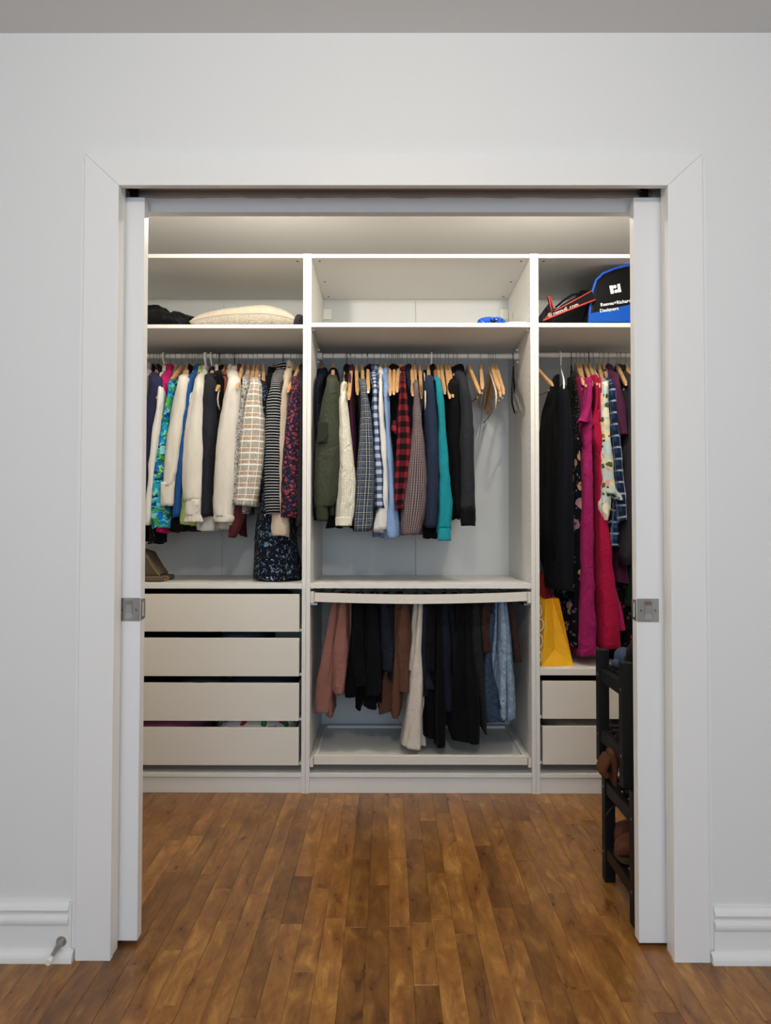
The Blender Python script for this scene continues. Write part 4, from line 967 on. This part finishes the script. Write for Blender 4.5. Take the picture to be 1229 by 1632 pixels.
trousers('dusty pink trousers, leftmost on the pull-out rack', 1, [[(547, 965, 12), (544, 1020, 22), (541, 1070, 22), (539, 1103, 20)], [(540, 965, 9), (532, 1030, 11), (527, 1090, 10), (526, 1139, 12)], [(558, 965, 9), (561, 1020, 10), (558, 1070, 8), (555, 1099, 8)], [(534, 965, 12), (524, 1040, 20), (517, 1090, 24), (514, 1136, 22)]], 'rose', band='rose')
trousers('black trousers right beside the dusty pink pair', 2, [[(572, 965, 12), (570, 1020, 22), (573, 1060, 24), (577, 1092, 20)], [(566, 965, 10), (563, 1040, 14), (560, 1108, 20)], [(577, 980, 9), (574, 1060, 12), (572, 1128, 10)]], 'black')
trousers('black trousers with light tag, second black pair from the left', 3, [[(592, 965, 16), (594, 1030, 24), (596, 1080, 28), (596, 1104, 26)], [(588, 975, 12), (590, 1060, 18), (591, 1126, 22)], [(603, 970, 10), (604, 1050, 14), (603, 1116, 16)]], 'black2')
trousers('dark blue-black trousers with short turned leg left of the brown pair', 4, [[(612, 965, 14), (616, 1010, 17), (617, 1040, 20), (617, 1066, 19)], [(622, 970, 10), (624, 1040, 14), (624, 1080, 12)]], 'darkblue', band='darkblue')
trousers('brown trousers left of the cream pair', 5, [[(645, 965, 13), (644, 1010, 22), (643, 1060, 18), (643, 1103, 16)], [(634, 965, 10), (632, 1030, 10), (632, 1080, 9), (636, 1110, 8)], [(630, 975, 8), (624, 1050, 18), (618, 1100, 24), (613, 1134, 20)], [(638, 980, 8), (634, 1060, 14), (632, 1120, 18), (630, 1141, 14)]], 'brown')
trousers('long cream trousers in the middle of the rack', 6, [[(670, 963, 9), (667, 1030, 13), (663, 1090, 22), (659, 1150, 26), (656, 1190, 30)], [(663, 963, 9), (658, 1020, 10), (652, 1068, 16)], [(672, 975, 6), (672, 1060, 8), (670, 1140, 16), (670, 1188, 20)]], 'cream')
trousers('dark navy trousers with a small turned cuff right of the cream pair', 7, [[(679, 965, 9), (676, 1030, 12), (679, 1070, 12), (685, 1098, 13)], [(683, 975, 10), (680, 1050, 12), (676, 1108, 14)]], 'darkblue')
trousers('short black trousers leg with square hem right of the navy cuff', 8, [[(689, 965, 10), (687, 1020, 14), (685, 1066, 14)]], 'black2', band='black2')
trousers('long black trousers reaching down near the tray, right of centre', 9, [[(699, 965, 9), (701, 1040, 14), (702, 1110, 20), (702, 1186, 19)], [(694, 970, 8), (690, 1060, 16), (686, 1130, 24), (686, 1172, 22)]], 'black')
trousers('navy trousers with cuffed hems between the long black pairs', 10, [[(709, 965, 10), (709, 1020, 16), (708, 1070, 18), (714, 1118, 18), (714, 1132, 10)], [(718, 965, 8), (723, 1040, 10), (725, 1114, 10)], [(712, 980, 8), (713, 1080, 8), (713, 1150, 7)]], 'navy_dark', band='navy_dark')
trousers('wide black trousers with pointed low hem right of the navy pair', 11, [[(733, 965, 12), (736, 1030, 20), (736, 1100, 32), (734, 1150, 38), (734, 1180, 24)], [(728, 970, 10), (726, 1050, 14), (724, 1130, 22)]], 'black')
trousers('black trousers hanging in front of the dark olive jeans', 12, [[(745, 965, 10), (748, 1040, 18), (753, 1110, 26), (755, 1180, 24)]], 'black2')
trousers('dark olive-black jeans left of the light blue jeans', 13, [[(757, 965, 12), (760, 1020, 17), (764, 1070, 14), (768, 1110, 11), (772, 1166, 6)], [(763, 970, 8), (767, 1040, 9), (765, 1110, 10)]], 'olive_black')
trousers('dark brown corduroy trousers half hidden left of the light jeans', 14, [[(776, 965, 16), (774, 1000, 18), (776, 1036, 16)]], 'brown_dark')
j = trousers('light blue jeans with folded waistband at the right of the rack', 15, [[(799, 962, 9), (800, 1010, 12), (800, 1070, 13), (799, 1118, 14)], [(789, 962, 7), (786, 1020, 9), (780, 1070, 11), (774, 1112, 9)], [(792, 975, 7), (790, 1040, 8), (785, 1090, 9), (781, 1132, 9)], [(804, 965, 8), (810, 1030, 12), (813, 1090, 14), (814, 1146, 16)], [(796, 980, 9), (798, 1070, 16), (798, 1140, 26)]], 'denim')
for a, b in (((791, 1120), (808, 1118)), ((793, 1136), (806, 1143)), ((807, 1130), (821, 1128))):
    MB().wire([at(a[0], a[1], .034), at((a[0]+b[0])/2, (a[1]+b[1])/2, .028), at(b[0], b[1], .034)], .006, 8).build('waistband', FB['denim_dark'], j, True) if False else None
cloth_tube('waistband', [(798, 1112, 20, .14), (799, 1120, 22, .14), (800, 1127, 22, .14)], .030, .14, FB['denim_dark'], j, folds=2, fa=.02, seg=3, round_top=False)
cloth_tube('pocket', [(802, 1120, 10, .03), (803, 1133, 11, .03), (804, 1147, 9, .03)], .022, .03, FB['denim'], j, folds=2, fa=.02, seg=3)
trousers('dark blue jeans behind the hem of the light blue jeans', 16, [[(784, 985, 10), (778, 1060, 14), (784, 1120, 30), (789, 1150, 28)]], 'denim_dark')
trousers('dark brown trousers, rightmost on the rack', 17, [[(811, 965, 10), (818, 1000, 12), (823, 1030, 13), (825, 1054, 14)]], 'brown_dark')


# ------------------------------------------------------------------ shelf things
def lump(name, c, r, m, parent, crm=.015, seed=1, n=40, k=24, flat=None, p=2.2, sc=16):
    """crumpled soft mass resting on z = flat"""
    rings = []
    for i in range(k+1):
        ph = PI*i/k; out = []
        for j in range(n):
            th = 2*PI*j/n
            d = Vector((math.sin(ph)*math.cos(th), math.sin(ph)*math.sin(th), math.cos(ph)))
            q = Vector((math.copysign(abs(d.x)**(2/p), d.x)*r[0], math.copysign(abs(d.y)**(2/p), d.y)*r[1], math.copysign(abs(d.z)**(2/p), d.z)*r[2]))+Vector(c)
            rid = 1-abs(nrm(q, seed, sc))*2.2
            q = q+d*(rid*crm+nrm(q, seed+5, sc*2.3)*crm*.4)
            if flat is not None: q.z = max(q.z, flat)
            out.append(q)
        rings.append(out)
    V, F, UV = loft(rings)
    return link(name, shift(mesh(name, V, F, m, UV, True), worldloc(parent)), parent)
# cushion on the left shelf
a = at(303, 515, .08); b = at(474, 515, .08); cx_ = (a.x+b.x)/2; hx = (b.x-a.x)/2
cu = thing('cushion', 'beige cushion with woven herringbone face lying on the top left shelf', 'cushion', (cx_, .27, 2.046))
N_ = 44
def pill(u, v, side):
    e = max(0, (1-u**4))*max(0, (1-v**4)); h = e**.42
    lean = .012*math.sin(u*2.5+.6)
    x = u*hx*(1-.05*(1-abs(v))*abs(u)**3); y = .27+v*.20
    zc = 2.046+.066*(1-abs(u)**3*.45)+lean*.4
    up = .058*(1+.10*math.sin(u*1.6-.3)+.05*math.sin(u*5)); dn = .066
    z = zc+(up if side > 0 else -dn)*h+(nrm((x, y, 0), 3, 12)*.006*h if side > 0 else 0)
    return (cx_+x, y, max(z, 2.0462))
for side, nm, mt in ((1, 'plain_side', 'linen'), (-1, 'woven_side', 'herring')):
    V = []; F = []; UV = []
    for i in range(N_+1):
        for j in range(N_+1):
            u = math.sin((i/N_-.5)*PI); v = math.sin((j/N_-.5)*PI); V.append(pill(u, v, side))
    for i in range(N_):
        for j in range(N_):
            q = (i*(N_+1)+j, i*(N_+1)+j+1, (i+1)*(N_+1)+j+1, (i+1)*(N_+1)+j); q = q if side < 0 else q[::-1]
            F.append(q); UV += [(V[w_][0], V[w_][2]*1.3+V[w_][1]*.9) for w_ in q]
    link(nm, shift(mesh(nm, V, F, FB[mt], UV, True), cu.location), cu)
edge = [pill(math.sin(-PI/2+PI*i/30), -1, 1) for i in range(31)]
MB().wire([(x, y-.001, z) for x, y, z in edge], .0022, 6).build('seam_cord', FB['linen'], cu, True)
tq = at(470, 505, .08)
for k_ in range(3):
    MB().wire([tq, tq+Vector((.010+.004*k_, -.012, -.010-.004*k_)), tq+Vector((.022+.006*k_, -.02, -.026))], .0012, 5).build('tassel_string', MAT['paper'], cu, True)
bp = thing('folded_clothes', 'crumpled black clothes pile left of the beige cushion', 'clothes', (-1.14, .2, 2.046))
lump('pile', (-1.19, .20, 2.080), (.175, .17, .060), FB['nylon_black'], bp, .016, 3, flat=2.0462)
lump('sleeve_fold', (-1.13, .14, 2.068), (.095, .07, .030), FB['nylon_black'], bp, .012, 8, flat=2.0462, sc=22)
MB().wire([at(252, 486, .10), at(262, 484, .09), at(272, 489, .085), at(286, 497, .09)], .0028, 6).build('strap', FB['felt'], bp, True) if False else lump('hood', (-1.22, .16, 2.130), (.06, .08, .034), FB['nylon_black'], bp, .012, 12, sc=24)
bk = thing('folded_clothes', 'dark folded cloth squeezed right of the beige cushion', 'clothes', (-.55, .12, 2.046))
lump('fold', (-.545, .14, 2.078), (.022, .10, .040), FB['charcoal'], bk, .008, 5, flat=2.0462)
pb = thing('plastic_packet', 'shiny blue and black printed packet on the middle top shelf', 'packet', (.31, .06, 2.054))
lump('packet_body', (.318, .065, 2.066), (.062, .055, .020), FB['bluebag'], pb, .006, 15, flat=2.0542, p=2.6, sc=28)
pp = thing('paper_sheet', 'white paper sheets right of the blue packet on the top shelf', 'paper', (.43, .08, 2.0535))
MB().box(.385, .455, .004, .16, 2.0535, 2.0565).box(.39, .468, .010, .17, 2.0568, 2.0600).build('sheet', MAT['paper'], pp)

# bags on the right top shelf
ZS = 2.0535
def text_mesh(name, s, size, origin, right, up, m, parent, depth=.0006, shear=0.0, bold=.0):
    cu_ = bpy.data.curves.new('t', 'FONT'); cu_.body = s; cu_.size = size; cu_.extrude = depth; cu_.shear = shear; cu_.offset = bold
    o = bpy.data.objects.new('t', cu_); C.objects.link(o); bpy.context.view_layer.update()
    me = bpy.data.meshes.new_from_object(o); bpy.data.objects.remove(o); bpy.data.curves.remove(cu_)
    r = Vector(right).normalized(); u = Vector(up); u = (u-r*u.dot(r)).normalized(); nz = r.cross(u)
    org = Vector(origin)
    me.transform(Matrix(((r.x, u.x, nz.x, org.x), (r.y, u.y, nz.y, org.y), (r.z, u.z, nz.z, org.z), (0, 0, 0, 1))))
    me.materials.clear(); me.materials.append(m); shift(me, worldloc(parent)); me.name = name
    return link(name, me, parent)
def poly_at(pts, Y): return [(at(x, y, Y).x, max(at(x, y, Y).z, ZS)) for x, y in pts]
YB = .07
bg = thing('backpack', 'black and blue sports bag with white printed logo on the right top shelf', 'bag', (at(985, 512, YB).x, YB+.12, ZS))
out_ = [(937, 514), (941, 488), (945, 463), (951, 447), (962, 437), (980, 429), (1000, 424), (1030, 421), (1062, 424), (1075, 440), (1080, 514)]
o = MB().prism(poly_at(out_, YB), YB, YB+.30).build('bag_body', FB['nylon_black'], bg); bev(o, .016, 4)
for p_ in o.data.polygons: p_.use_smooth = True
lo_ = [(938, 514), (940, 500), (970, 493), (1006, 485), (1045, 478), (1079, 474), (1080, 514)]
o = MB().prism(poly_at(lo_, YB-.002), YB-.006, YB+.30).build('blue_panel', FB['nylon_blue'], bg); bev(o, .004, 2)
MB().wire([at(x, y, YB+.004) for x, y in [(939, 512), (941, 488), (945, 463), (950, 447), (961, 436), (980, 428), (1000, 423), (1030, 420)]], .006, 8).build('piping', MAT['blue_piping'], bg, True)
LR = at(1000, 480, YB-.003)-at(960, 486, YB-.003); LU = Vector((0, 0, 1))
text_mesh('lettering', 'Reeves+Richards', .0212, at(957.5, 488.5, YB-.004), LR, LU, MAT['print_white'], bg, bold=.0004)
text_mesh('lettering', 'Designers', .0212, at(956.5, 498, YB-.0075), LR, LU, MAT['print_white'], bg, bold=.0004)
lg = MB()
def lpoly(pts):
    lg.prism([(at(x, y, YB).x, at(x, y, YB).z) for x, y in pts], YB-.0045, YB-.001)
lpoly([(971, 456), (976, 455.2), (978.5, 468), (973.5, 469)]); lpoly([(983.5, 453.5), (987.5, 452.5), (990, 465.5), (985.2, 466.8)])
for (x, y) in ((979.5, 457.5), (981.8, 464.6)):
    p = at(x, y, YB); lg.cyl((p.x, YB-.0045, p.z), (p.x, YB-.001, p.z), .0078, None, 20)
lg.build('logo', MAT['print_white'], bg)
# red edged long bag
Y2 = .05
lb = thing('racket_bag', 'long black bag with red piping leaning against the black and blue bag', 'bag', (at(900, 512, Y2).x, Y2+.05, ZS))
pts = [(866, 512), (884, 496), (944, 463.5), (949, 478)]
P = []
o = MB().prism(poly_at(pts, Y2), Y2, Y2+.05).build('bag_body', FB['nylon_black'], lb); bev(o, .003, 2)
for a_ in ([(866, 511), (905, 495), (949, 478)], [(884, 496), (914, 480), (944, 463.5)]):
    MB().wire([at(x, y, Y2-.002)+Vector((0, 0, .001)) for x, y in a_], .0036 if a_[0][0] == 866 else .0022, 8).build('red_piping', MAT['red_piping'], lb, True)
MB().wire([at(x, y, Y2-.002) for x, y in ((867, 510), (880, 496))], .0016, 6).build('red_piping', MAT['red_piping'], lb, True)
o = MB().prism(poly_at([(874, 471), (877, 471), (884, 494), (880, 497)], Y2+.005), Y2+.005, Y2+.03).build('side_flap', FB['nylon_black'], lb)
for a_ in ([(874.5, 472), (879, 495)], [(877, 472), (883, 495)]):
    MB().wire([at(x, y, Y2+.002) for x, y in a_], .0028 if a_[0][0] < 875 else .0014, 6).build('red_piping', MAT['red_piping'], lb, True)
R2 = at(925, 485.5, Y2)-at(880, 503, Y2)
text_mesh('lettering', '® rennuil .com', .024, at(874.5, 506.0, Y2-.0015), R2, LU, MAT['print_grey'], lb, bold=.0002)
MB().wire([at(x, y, Y2+.02) for x, y in ((883, 495), (892, 488), (903, 481), (911, 477.5))], [.003, .0026, .002, .0016], 8).build('silver_zip', MAT['chrome'], lb, True)
Y3 = .16
db = thing('duffel_bag', 'dark soft bag lying behind the red-edged bag on the right top shelf', 'bag', (at(900, 512, Y3).x, Y3+.1, ZS))
o = MB().prism(poly_at([(862, 514), (864, 497), (878, 479), (884, 492), (900, 483), (916, 474), (930, 468), (944, 464), (944, 514)], Y3), Y3, Y3+.24).build('bag_body', FB['felt'], db); bev(o, .012, 3)
MB().wire([at(x, y, Y3-.01) for x, y in ((886, 490), (898, 479), (912, 470), (922, 468), (932, 472))], .005, 8).build('carry_strap', FB['nylon_black'], db, True)
o = MB().prism(poly_at([(934, 442), (952, 442), (960, 514), (926, 514)], Y3+.18), Y3+.26, Y3+.36).build('rear_panel', FB['felt'], db)

# handbag on the left lower shelf
hb = thing('handbag', 'taupe handbag with gold chain at the left end of the lower shelf', 'handbag', (-1.13, .2, .908))
z0 = .9083
o = MB().box(-1.30, at(262, 920, .1).x, .07, .26, z0, z0+.024, .006).build('flat_base', FB['taupe'], hb); bev(o, .005, 3)
xr_ = at(255, 918, .12).x
o = MB().prism([(-1.30, z0+.0245), (xr_, z0+.0245), (xr_+.002, z0+.034), (at(248, 904, .12).x, at(248, 904, .12).z), (at(234, 880, .12).x, at(234, 880, .12).z), (-1.30, z0+.15)], .12, .24).build('flap_body', FB['taupe'], hb); bev(o, .008, 3)
ch = MB(); c0_ = at(234, 886, .11); c1_ = at(254, 917, .11)
for i in range(26):
    q = c0_.lerp(c1_, i/25)+Vector((0, 0, -.006*math.sin(i/25*PI))); d_ = (c1_-c0_).normalized()
    nn_ = Vector((0, 1, 0)) if i % 2 else Vector((-d_.z, 0, d_.x))
    ch.wire([q+d_*.0042*math.cos(t_)+nn_*.0026*math.sin(t_) for t_ in [2*PI*j/8 for j in range(9)]], .0008, 5)
ch.build('chain', MAT['gold'], hb, True)
MB().wire([at(262, 921.5, .09)+Vector((.010*math.cos(t_)+.008, 0, .009*math.sin(t_))) for t_ in [2*PI*j/16 for j in range(17)]], .0015, 6).build('ring', MAT['gold'], hb, True)
# bags standing on the right lower shelf
z1 = .5393
yb = thing('paper_bag', 'yellow paper carrier bag standing at the left of the right frame', 'bag', (at(888, 1060, .06).x, .12, z1))
Yg = .055
A = at(863.5, 1060.5, Yg); B = at(914, 1058, Yg+.012); A.z = B.z = z1
Ct = at(870, 955, Yg+.03); Dt = at(891, 954, Yg+.035); E_ = at(880, 955, Yg+.075); E_.z = (Ct.z+Dt.z)/2
T = at(884, 1035, Yg+.045); Lm = at(872, 1000, Yg+.020); Rm = at(902, 1005, Yg+.028)
back = Vector((.02, .26, 0))
V = [A, B, T, Ct, Dt, E_, A+back, B+back, Ct+back, Dt+back]
V += [Vector((.5215, .20, z1)), Vector((.5215, .20, Ct.z)), Lm, at(866, 1034, Yg+.008)]
F = [(0, 1, 2), (0, 2, 5, 3, 12, 13), (1, 4, 5, 2), (1, 7, 9, 4), (10, 0, 13, 12, 3, 11), (6, 10, 11, 8), (7, 6, 8, 9), (0, 10, 6, 7, 1)]
uv = [(V[i].x+V[i].y, V[i].z) for f in F for i in f]
me = shift(mesh('bag_paper', V, F, FB['yellow_paper'], uv), yb.location); link('bag_paper', me, yb)
sd_ = Ct.lerp(A, .5)
ls = MB()
for k_, (py, op) in enumerate(((980, 1), (998, 0), (1021, 1), (1047, 1))):
    cyy, rx_, ry_ = ((974, 4, 9), (996, 7.5, 10), (1022, 6, 11), (1046, 4, 8))[k_]
    pts_ = []
    for i in range(15):
        t_ = -PI*.55+PI*1.1*i/14; pts_.append(at(859+rx_*math.cos(t_), cyy+ry_*math.sin(t_), Yg+.018-(.010 if k_ in (0, 3) else 0)))
    ls.wire(pts_, .0034, 6)
ls.build('white_lettering', MAT['print_grey'], yb, True)
rb = thing('paper_bag', 'glossy red gift bag standing behind the yellow paper bag', 'bag', (at(868, 957, .3).x, .36, z1))
a = at(852, 914, .33); b = at(878, 916, .33)
o = MB().prism([(a.x, z1), (b.x+.004, z1), (b.x, b.z), (a.x, a.z)], .345, .43).build('bag_paper', FB['red_card'], rb); bev(o, .002, 1)
MB().wire([at(877, 932, .34), at(878.5, 940, .335), at(877.5, 948, .34)], .0014, 6).build('handle', FB['red_card'], rb, True)
gb = thing('flat_box', 'grey flat box standing upright behind the red gift bag', 'box', (at(876, 957, .45).x, .47, z1))
a = at(868, 895, .45); b = at(885, 897, .45)
MB().box(a.x, b.x-.012, .45, .53, z1, a.z, .002).build('box_body', FB['grey_card'], gb); MB().box(b.x-.011, b.x, .452, .53, z1, b.z-.004, .002).build('box_lid', FB['grey_card'], gb)
pk_ = thing('tissue_paper', 'pink tissue paper bit sticking out behind the yellow bag', 'paper', (at(884, 952, .2).x, .30, at(884, 985, .2).z))
lump('crumple', (at(884, 952, .2).x, .30, at(884, 962, .2).z), (.010, .010, .030), FB['magenta'], pk_, .006, 4, n=20, k=12, sc=40)

# clothes inside the drawers
def fold_in(label, x0, x1, zt_, m, zb, name='folded_clothes', y0=.03):
    zt_ -= .0
    c = ((x0+x1)/2, .26, (zt_+zb)/2)
    o = thing(name, label, 'clothes', (c[0], c[1], zb), 'folded clothes in the drawers')
    lump('cloth_fold', c, ((x1-x0)/2, .23, (zt_-zb)/2), FB[m], o, .008, random.random()*50, n=36, k=16, flat=zb, p=4, sc=12)
    return o
fold_in('black clothes heaped in the topmost left drawer', -1.42, -.60, .872, 'black', .725)
fold_in('dark clothes in the second left drawer', -1.42, -.95, .672, 'black2', .534)
fold_in('grey-blue rolled cloth at the right of the second left drawer', -.90, -.70, .686, 'slate', .534)
fold_in('black clothes at the left of the third left drawer', -1.42, -1.02, .478, 'black', .341)
fold_in('dark blue clothes at the right of the third left drawer', -.86, -.56, .490, 'navy', .341)
fold_in('rosy pink folded cloth in the lowest left drawer', -1.40, -.98, .300, 'pinkcloth', .150)
fold_in('white cloth with red and green flowers in the lowest left drawer', -.91, -.56, .302, 'xmas', .150)
fold_in('dark folded clothes in the upper right drawer', .56, .92, .484, 'felt', .353)
fold_in('beige folded cloth in the lower right drawer', .58, .88, .294, 'beige', .156)
# hat whose brim rises over the third drawer
ht = thing('hat', 'dark felt hat whose brim rises above the third left drawer', 'hat', (at(323, 1084, .06).x, .10, .460))
hx_ = at(323, 1084, .06).x; rings = []
for sc, h in ((1.0, .000), (1.0, .006), (.80, .016), (.55, .024), (.50, .026), (.30, .027), (.0001, .027)):
    rings.append([Vector((hx_+.098*sc*math.cos(2*PI*j/36), .10+.095*sc*math.sin(2*PI*j/36), .466+h*.95+(.0))) for j in range(36)])
V, F, UV = loft(rings); link('hat_crown', shift(mesh('hat_crown', V, F, FB['felt'], UV, True), ht.location), ht)

# ------------------------------------------------------------------ black shoe rack and its shoes
def rack_unit(label, x0, z0, h, yf, yb_, rails, long=.78):
    r = thing('shoe_rack', label, 'shoe rack', (x0, (yf+yb_)/2, z0), 'stacked black wooden shoe racks')
    pw, pd = .034, .034
    for x in (x0, x0+long-pw):
        MB().box(x, x+pw, yf, yf+pd, z0, z0+h, .0015).build('post', MAT['black_wood'], r)
        MB().box(x, x+pw, yb_-pd, yb_, z0, z0+h, .0015).build('post', MAT['black_wood'], r)
    for z in rails:
        for x in (x0+.004, x0+long-.026):
            e = MB().box(x, x+.022, yf+pd, yb_-pd, z-.040, z, .001).build('end_rail', MAT['black_wood'], r)
            for yy in (yf+pd/2, yb_-pd/2):
                xs = x0-.0006 if x < x0+.1 else x0+long+.0006
                MB().cyl((xs, yy, z-.02), (xs+(.001 if x < x0+.1 else -.001), yy, z-.02), .0042, None, 12).build('bolt_head', MAT['nickel'], e, True, auto=True)
        ys = yf+pd*.4
        for k_ in range(5):
            yy = yf+.012+k_*(yb_-yf-.024-.034)/4
            MB().box(x0+.026, x0+long-.026, yy, yy+.034, z-.004, z+.010, .001).build('slat', MAT['black_wood'], r)
    return r
YF_, YBK = -1.027, -.730
rack_unit('lower black wooden shoe rack standing on the floor beside the right door', .562, 0.0, .385, YF_, YBK, (.115, .325))
rack_unit('upper black wooden shoe rack stacked on the lower one', .545, .3855, .365, -.993, YBK, (.495, .690))
def shoe(label, x, y, z, L, ang, m, kind='shoe', hi=.10, sole='sole', laces=True, tall=.0):
    """shoe with its toe towards -x (ang turns it); rings run along the foot"""
    r = thing(kind, label, 'shoe', (x, y, z))
    def W(p):
        c, s = math.cos(ang), math.sin(ang); return Vector((x+p[0]*c-p[1]*s, y+p[0]*s+p[1]*c, z+p[2]))
    prof = [(-.50, .012, .020), (-.49, .026, .034), (-.44, .037, .048), (-.34, .043, .056), (-.20, .043, .068), (-.05, .038, .088), (.08, .034, hi+.005), (.22, .033, hi+.012+tall), (.38, .033, hi+.010+tall), (.47, .027, hi+tall), (.50, .015, hi-.02+tall)]
    R = cr(prof, 3); rings = []
    for u, hw, hh in R:
        rings.append([W((u*L, hw*math.copysign(abs(math.cos(t_))**.8, math.cos(t_)), .014+hh/2+hh/2*math.copysign(abs(math.sin(t_))**.75, math.sin(t_)))) for t_ in [2*PI*j/20 for j in range(20)]])
    V, F, UV = loft(rings); link('upper', shift(mesh('upper', V, F, FB[m], UV, True), r.location), r)
    pts = []
    R2_ = [(u, hw+.004) for u, hw, hh in R]
    pts = [(u*L, w_) for u, w_ in R2_]+[(u*L, -w_) for u, w_ in reversed(R2_)]
    V = [W((a_, b_, zz)) for zz in (.0, .016) for a_, b_ in pts]; n_ = len(pts)
    F = [tuple(range(n_))[::-1], tuple(range(n_, 2*n_))]+[(i, (i+1) % n_, n_+(i+1) % n_, n_+i) for i in range(n_)]
    so = mesh('sole', V, F, MAT[sole]); me_fix(so); link('sole', shift(so, r.location), r)
    if laces:
        lm = MB()
        for k_ in range(4):
            u = -.12+.085*k_; zz = .014+.076+k_*.011
            lm.wire([W((u*L, -.026, zz-.006)), W((u*L, 0, zz+.004)), W(((u+.03)*L, .026, zz-.006))], .0018, 6)
        lm.build('laces', MAT['black_wire'], r, True)
    return r
shoe('brown leather lace-up boot on the lowest shelf of the lower rack', .700, -.860, .126, .27, .05, 'leather', 'boot', .115, tall=.03)
MB_ = MB()
la = thing('shoe_lace', 'black lace dangling from the boot towards the rack post', 'lace', at(972, 1280, -.86))
MB().wire([at(985, 1283, -.865), at(978, 1285, -.875), at(972, 1291, -.88), at(967, 1298, -.885), at(964, 1304, -.885)], [.002, .002, .002, .0026, .0028], 6).build('lace_cord', MAT['black_wire'], la, True)
shoe('second brown boot right beside the leather one, mostly behind the door', .720, -.765, .126, .26, .0, 'leather', 'boot', .11, tall=.02)
sb = thing('boot', 'brown suede ankle boot drooping on the top shelf of the lower rack', 'shoe', (.63, -.87, .336))
cloth_tube('shaft', [(972, 1208, 12), (965, 1222, 12), (963, 1232, 12), (968, 1240, 10)], -.90, .035, FB['suede'], sb, folds=2, seg=6, dome=.8)
cloth_tube('tongue', [(981, 1201, 22), (982, 1212, 18), (981, 1228, 9), (981, 1249, 8)], -.905, .030, FB['suede'], sb, folds=3, seg=6, dome=.5)
lump('foot', (.70, -.865, .372), (.075, .042, .036), FB['suede'], sb, .003, 6, n=28, k=14, flat=.3362, p=2.4)
sr = thing('shoe', 'dark red shoe lying on the middle shelf of the upper rack', 'shoe', (.63, -.87, .5055))
lump('shoe_body', (.680, -.865, .520), (.10, .040, .016), FB['maroon'], sr, .002, 9, n=28, k=12, flat=.5057, p=2.8)
sr2 = thing('shoe', 'dark red patterned flat shoe on the top shelf of the upper rack', 'shoe', (.64, -.86, .7005))
lump('shoe_body', (.672, -.875, .712), (.09, .042, .012), FB['maroon'], sr2, .002, 19, n=28, k=12, flat=.7007, p=2.8)
cp = thing('cap', 'slate blue cap on the top shelf of the shoe rack', 'cap', (.70, -.79, .7005))
lump('crown', (at(995, 1050, -.8).x, -.80, .728), (.026, .050, .034), FB['slate'], cp, .004, 21, n=28, k=16, flat=.7007)
lump('peak', (at(985, 1057, -.8).x, -.81, .715), (.018, .040, .014), FB['slate'], cp, .002, 22, n=24, k=12, flat=.7007)
hd_ = thing('handbag', 'black bag with chain resting on the rack behind the right door', 'handbag', (.66, -.88, .7005))
lump('bag_body', (.664, -.885, .752), (.062, .050, .054), FB['nylon_black'], hd_, .008, 31, n=32, k=18, flat=.7007)
ch = MB(); c0_ = at(1003, 1036, -.93); c1_ = at(997, 1058, -.93)
for i in range(9):
    q = c0_.lerp(c1_, i/8)+Vector((.004*math.sin(i), 0, 0)); ch.wire([q+Vector((.0045*math.cos(t_), .002*(i % 2), .0045*math.sin(t_))) for t_ in [2*PI*j/8 for j in range(9)]], .0011, 5)
ch.build('chain', MAT['black_wire'], hd_, True)
sbn = thing('shoe', 'tan shoe edge between the upper rack posts and the door', 'shoe', (.80, -.90, .336))
lump('shoe_body', (.83, -.90, .375), (.10, .04, .04), FB['suede'], sbn, .003, 41, n=28, k=14, flat=.3362, p=2.6)
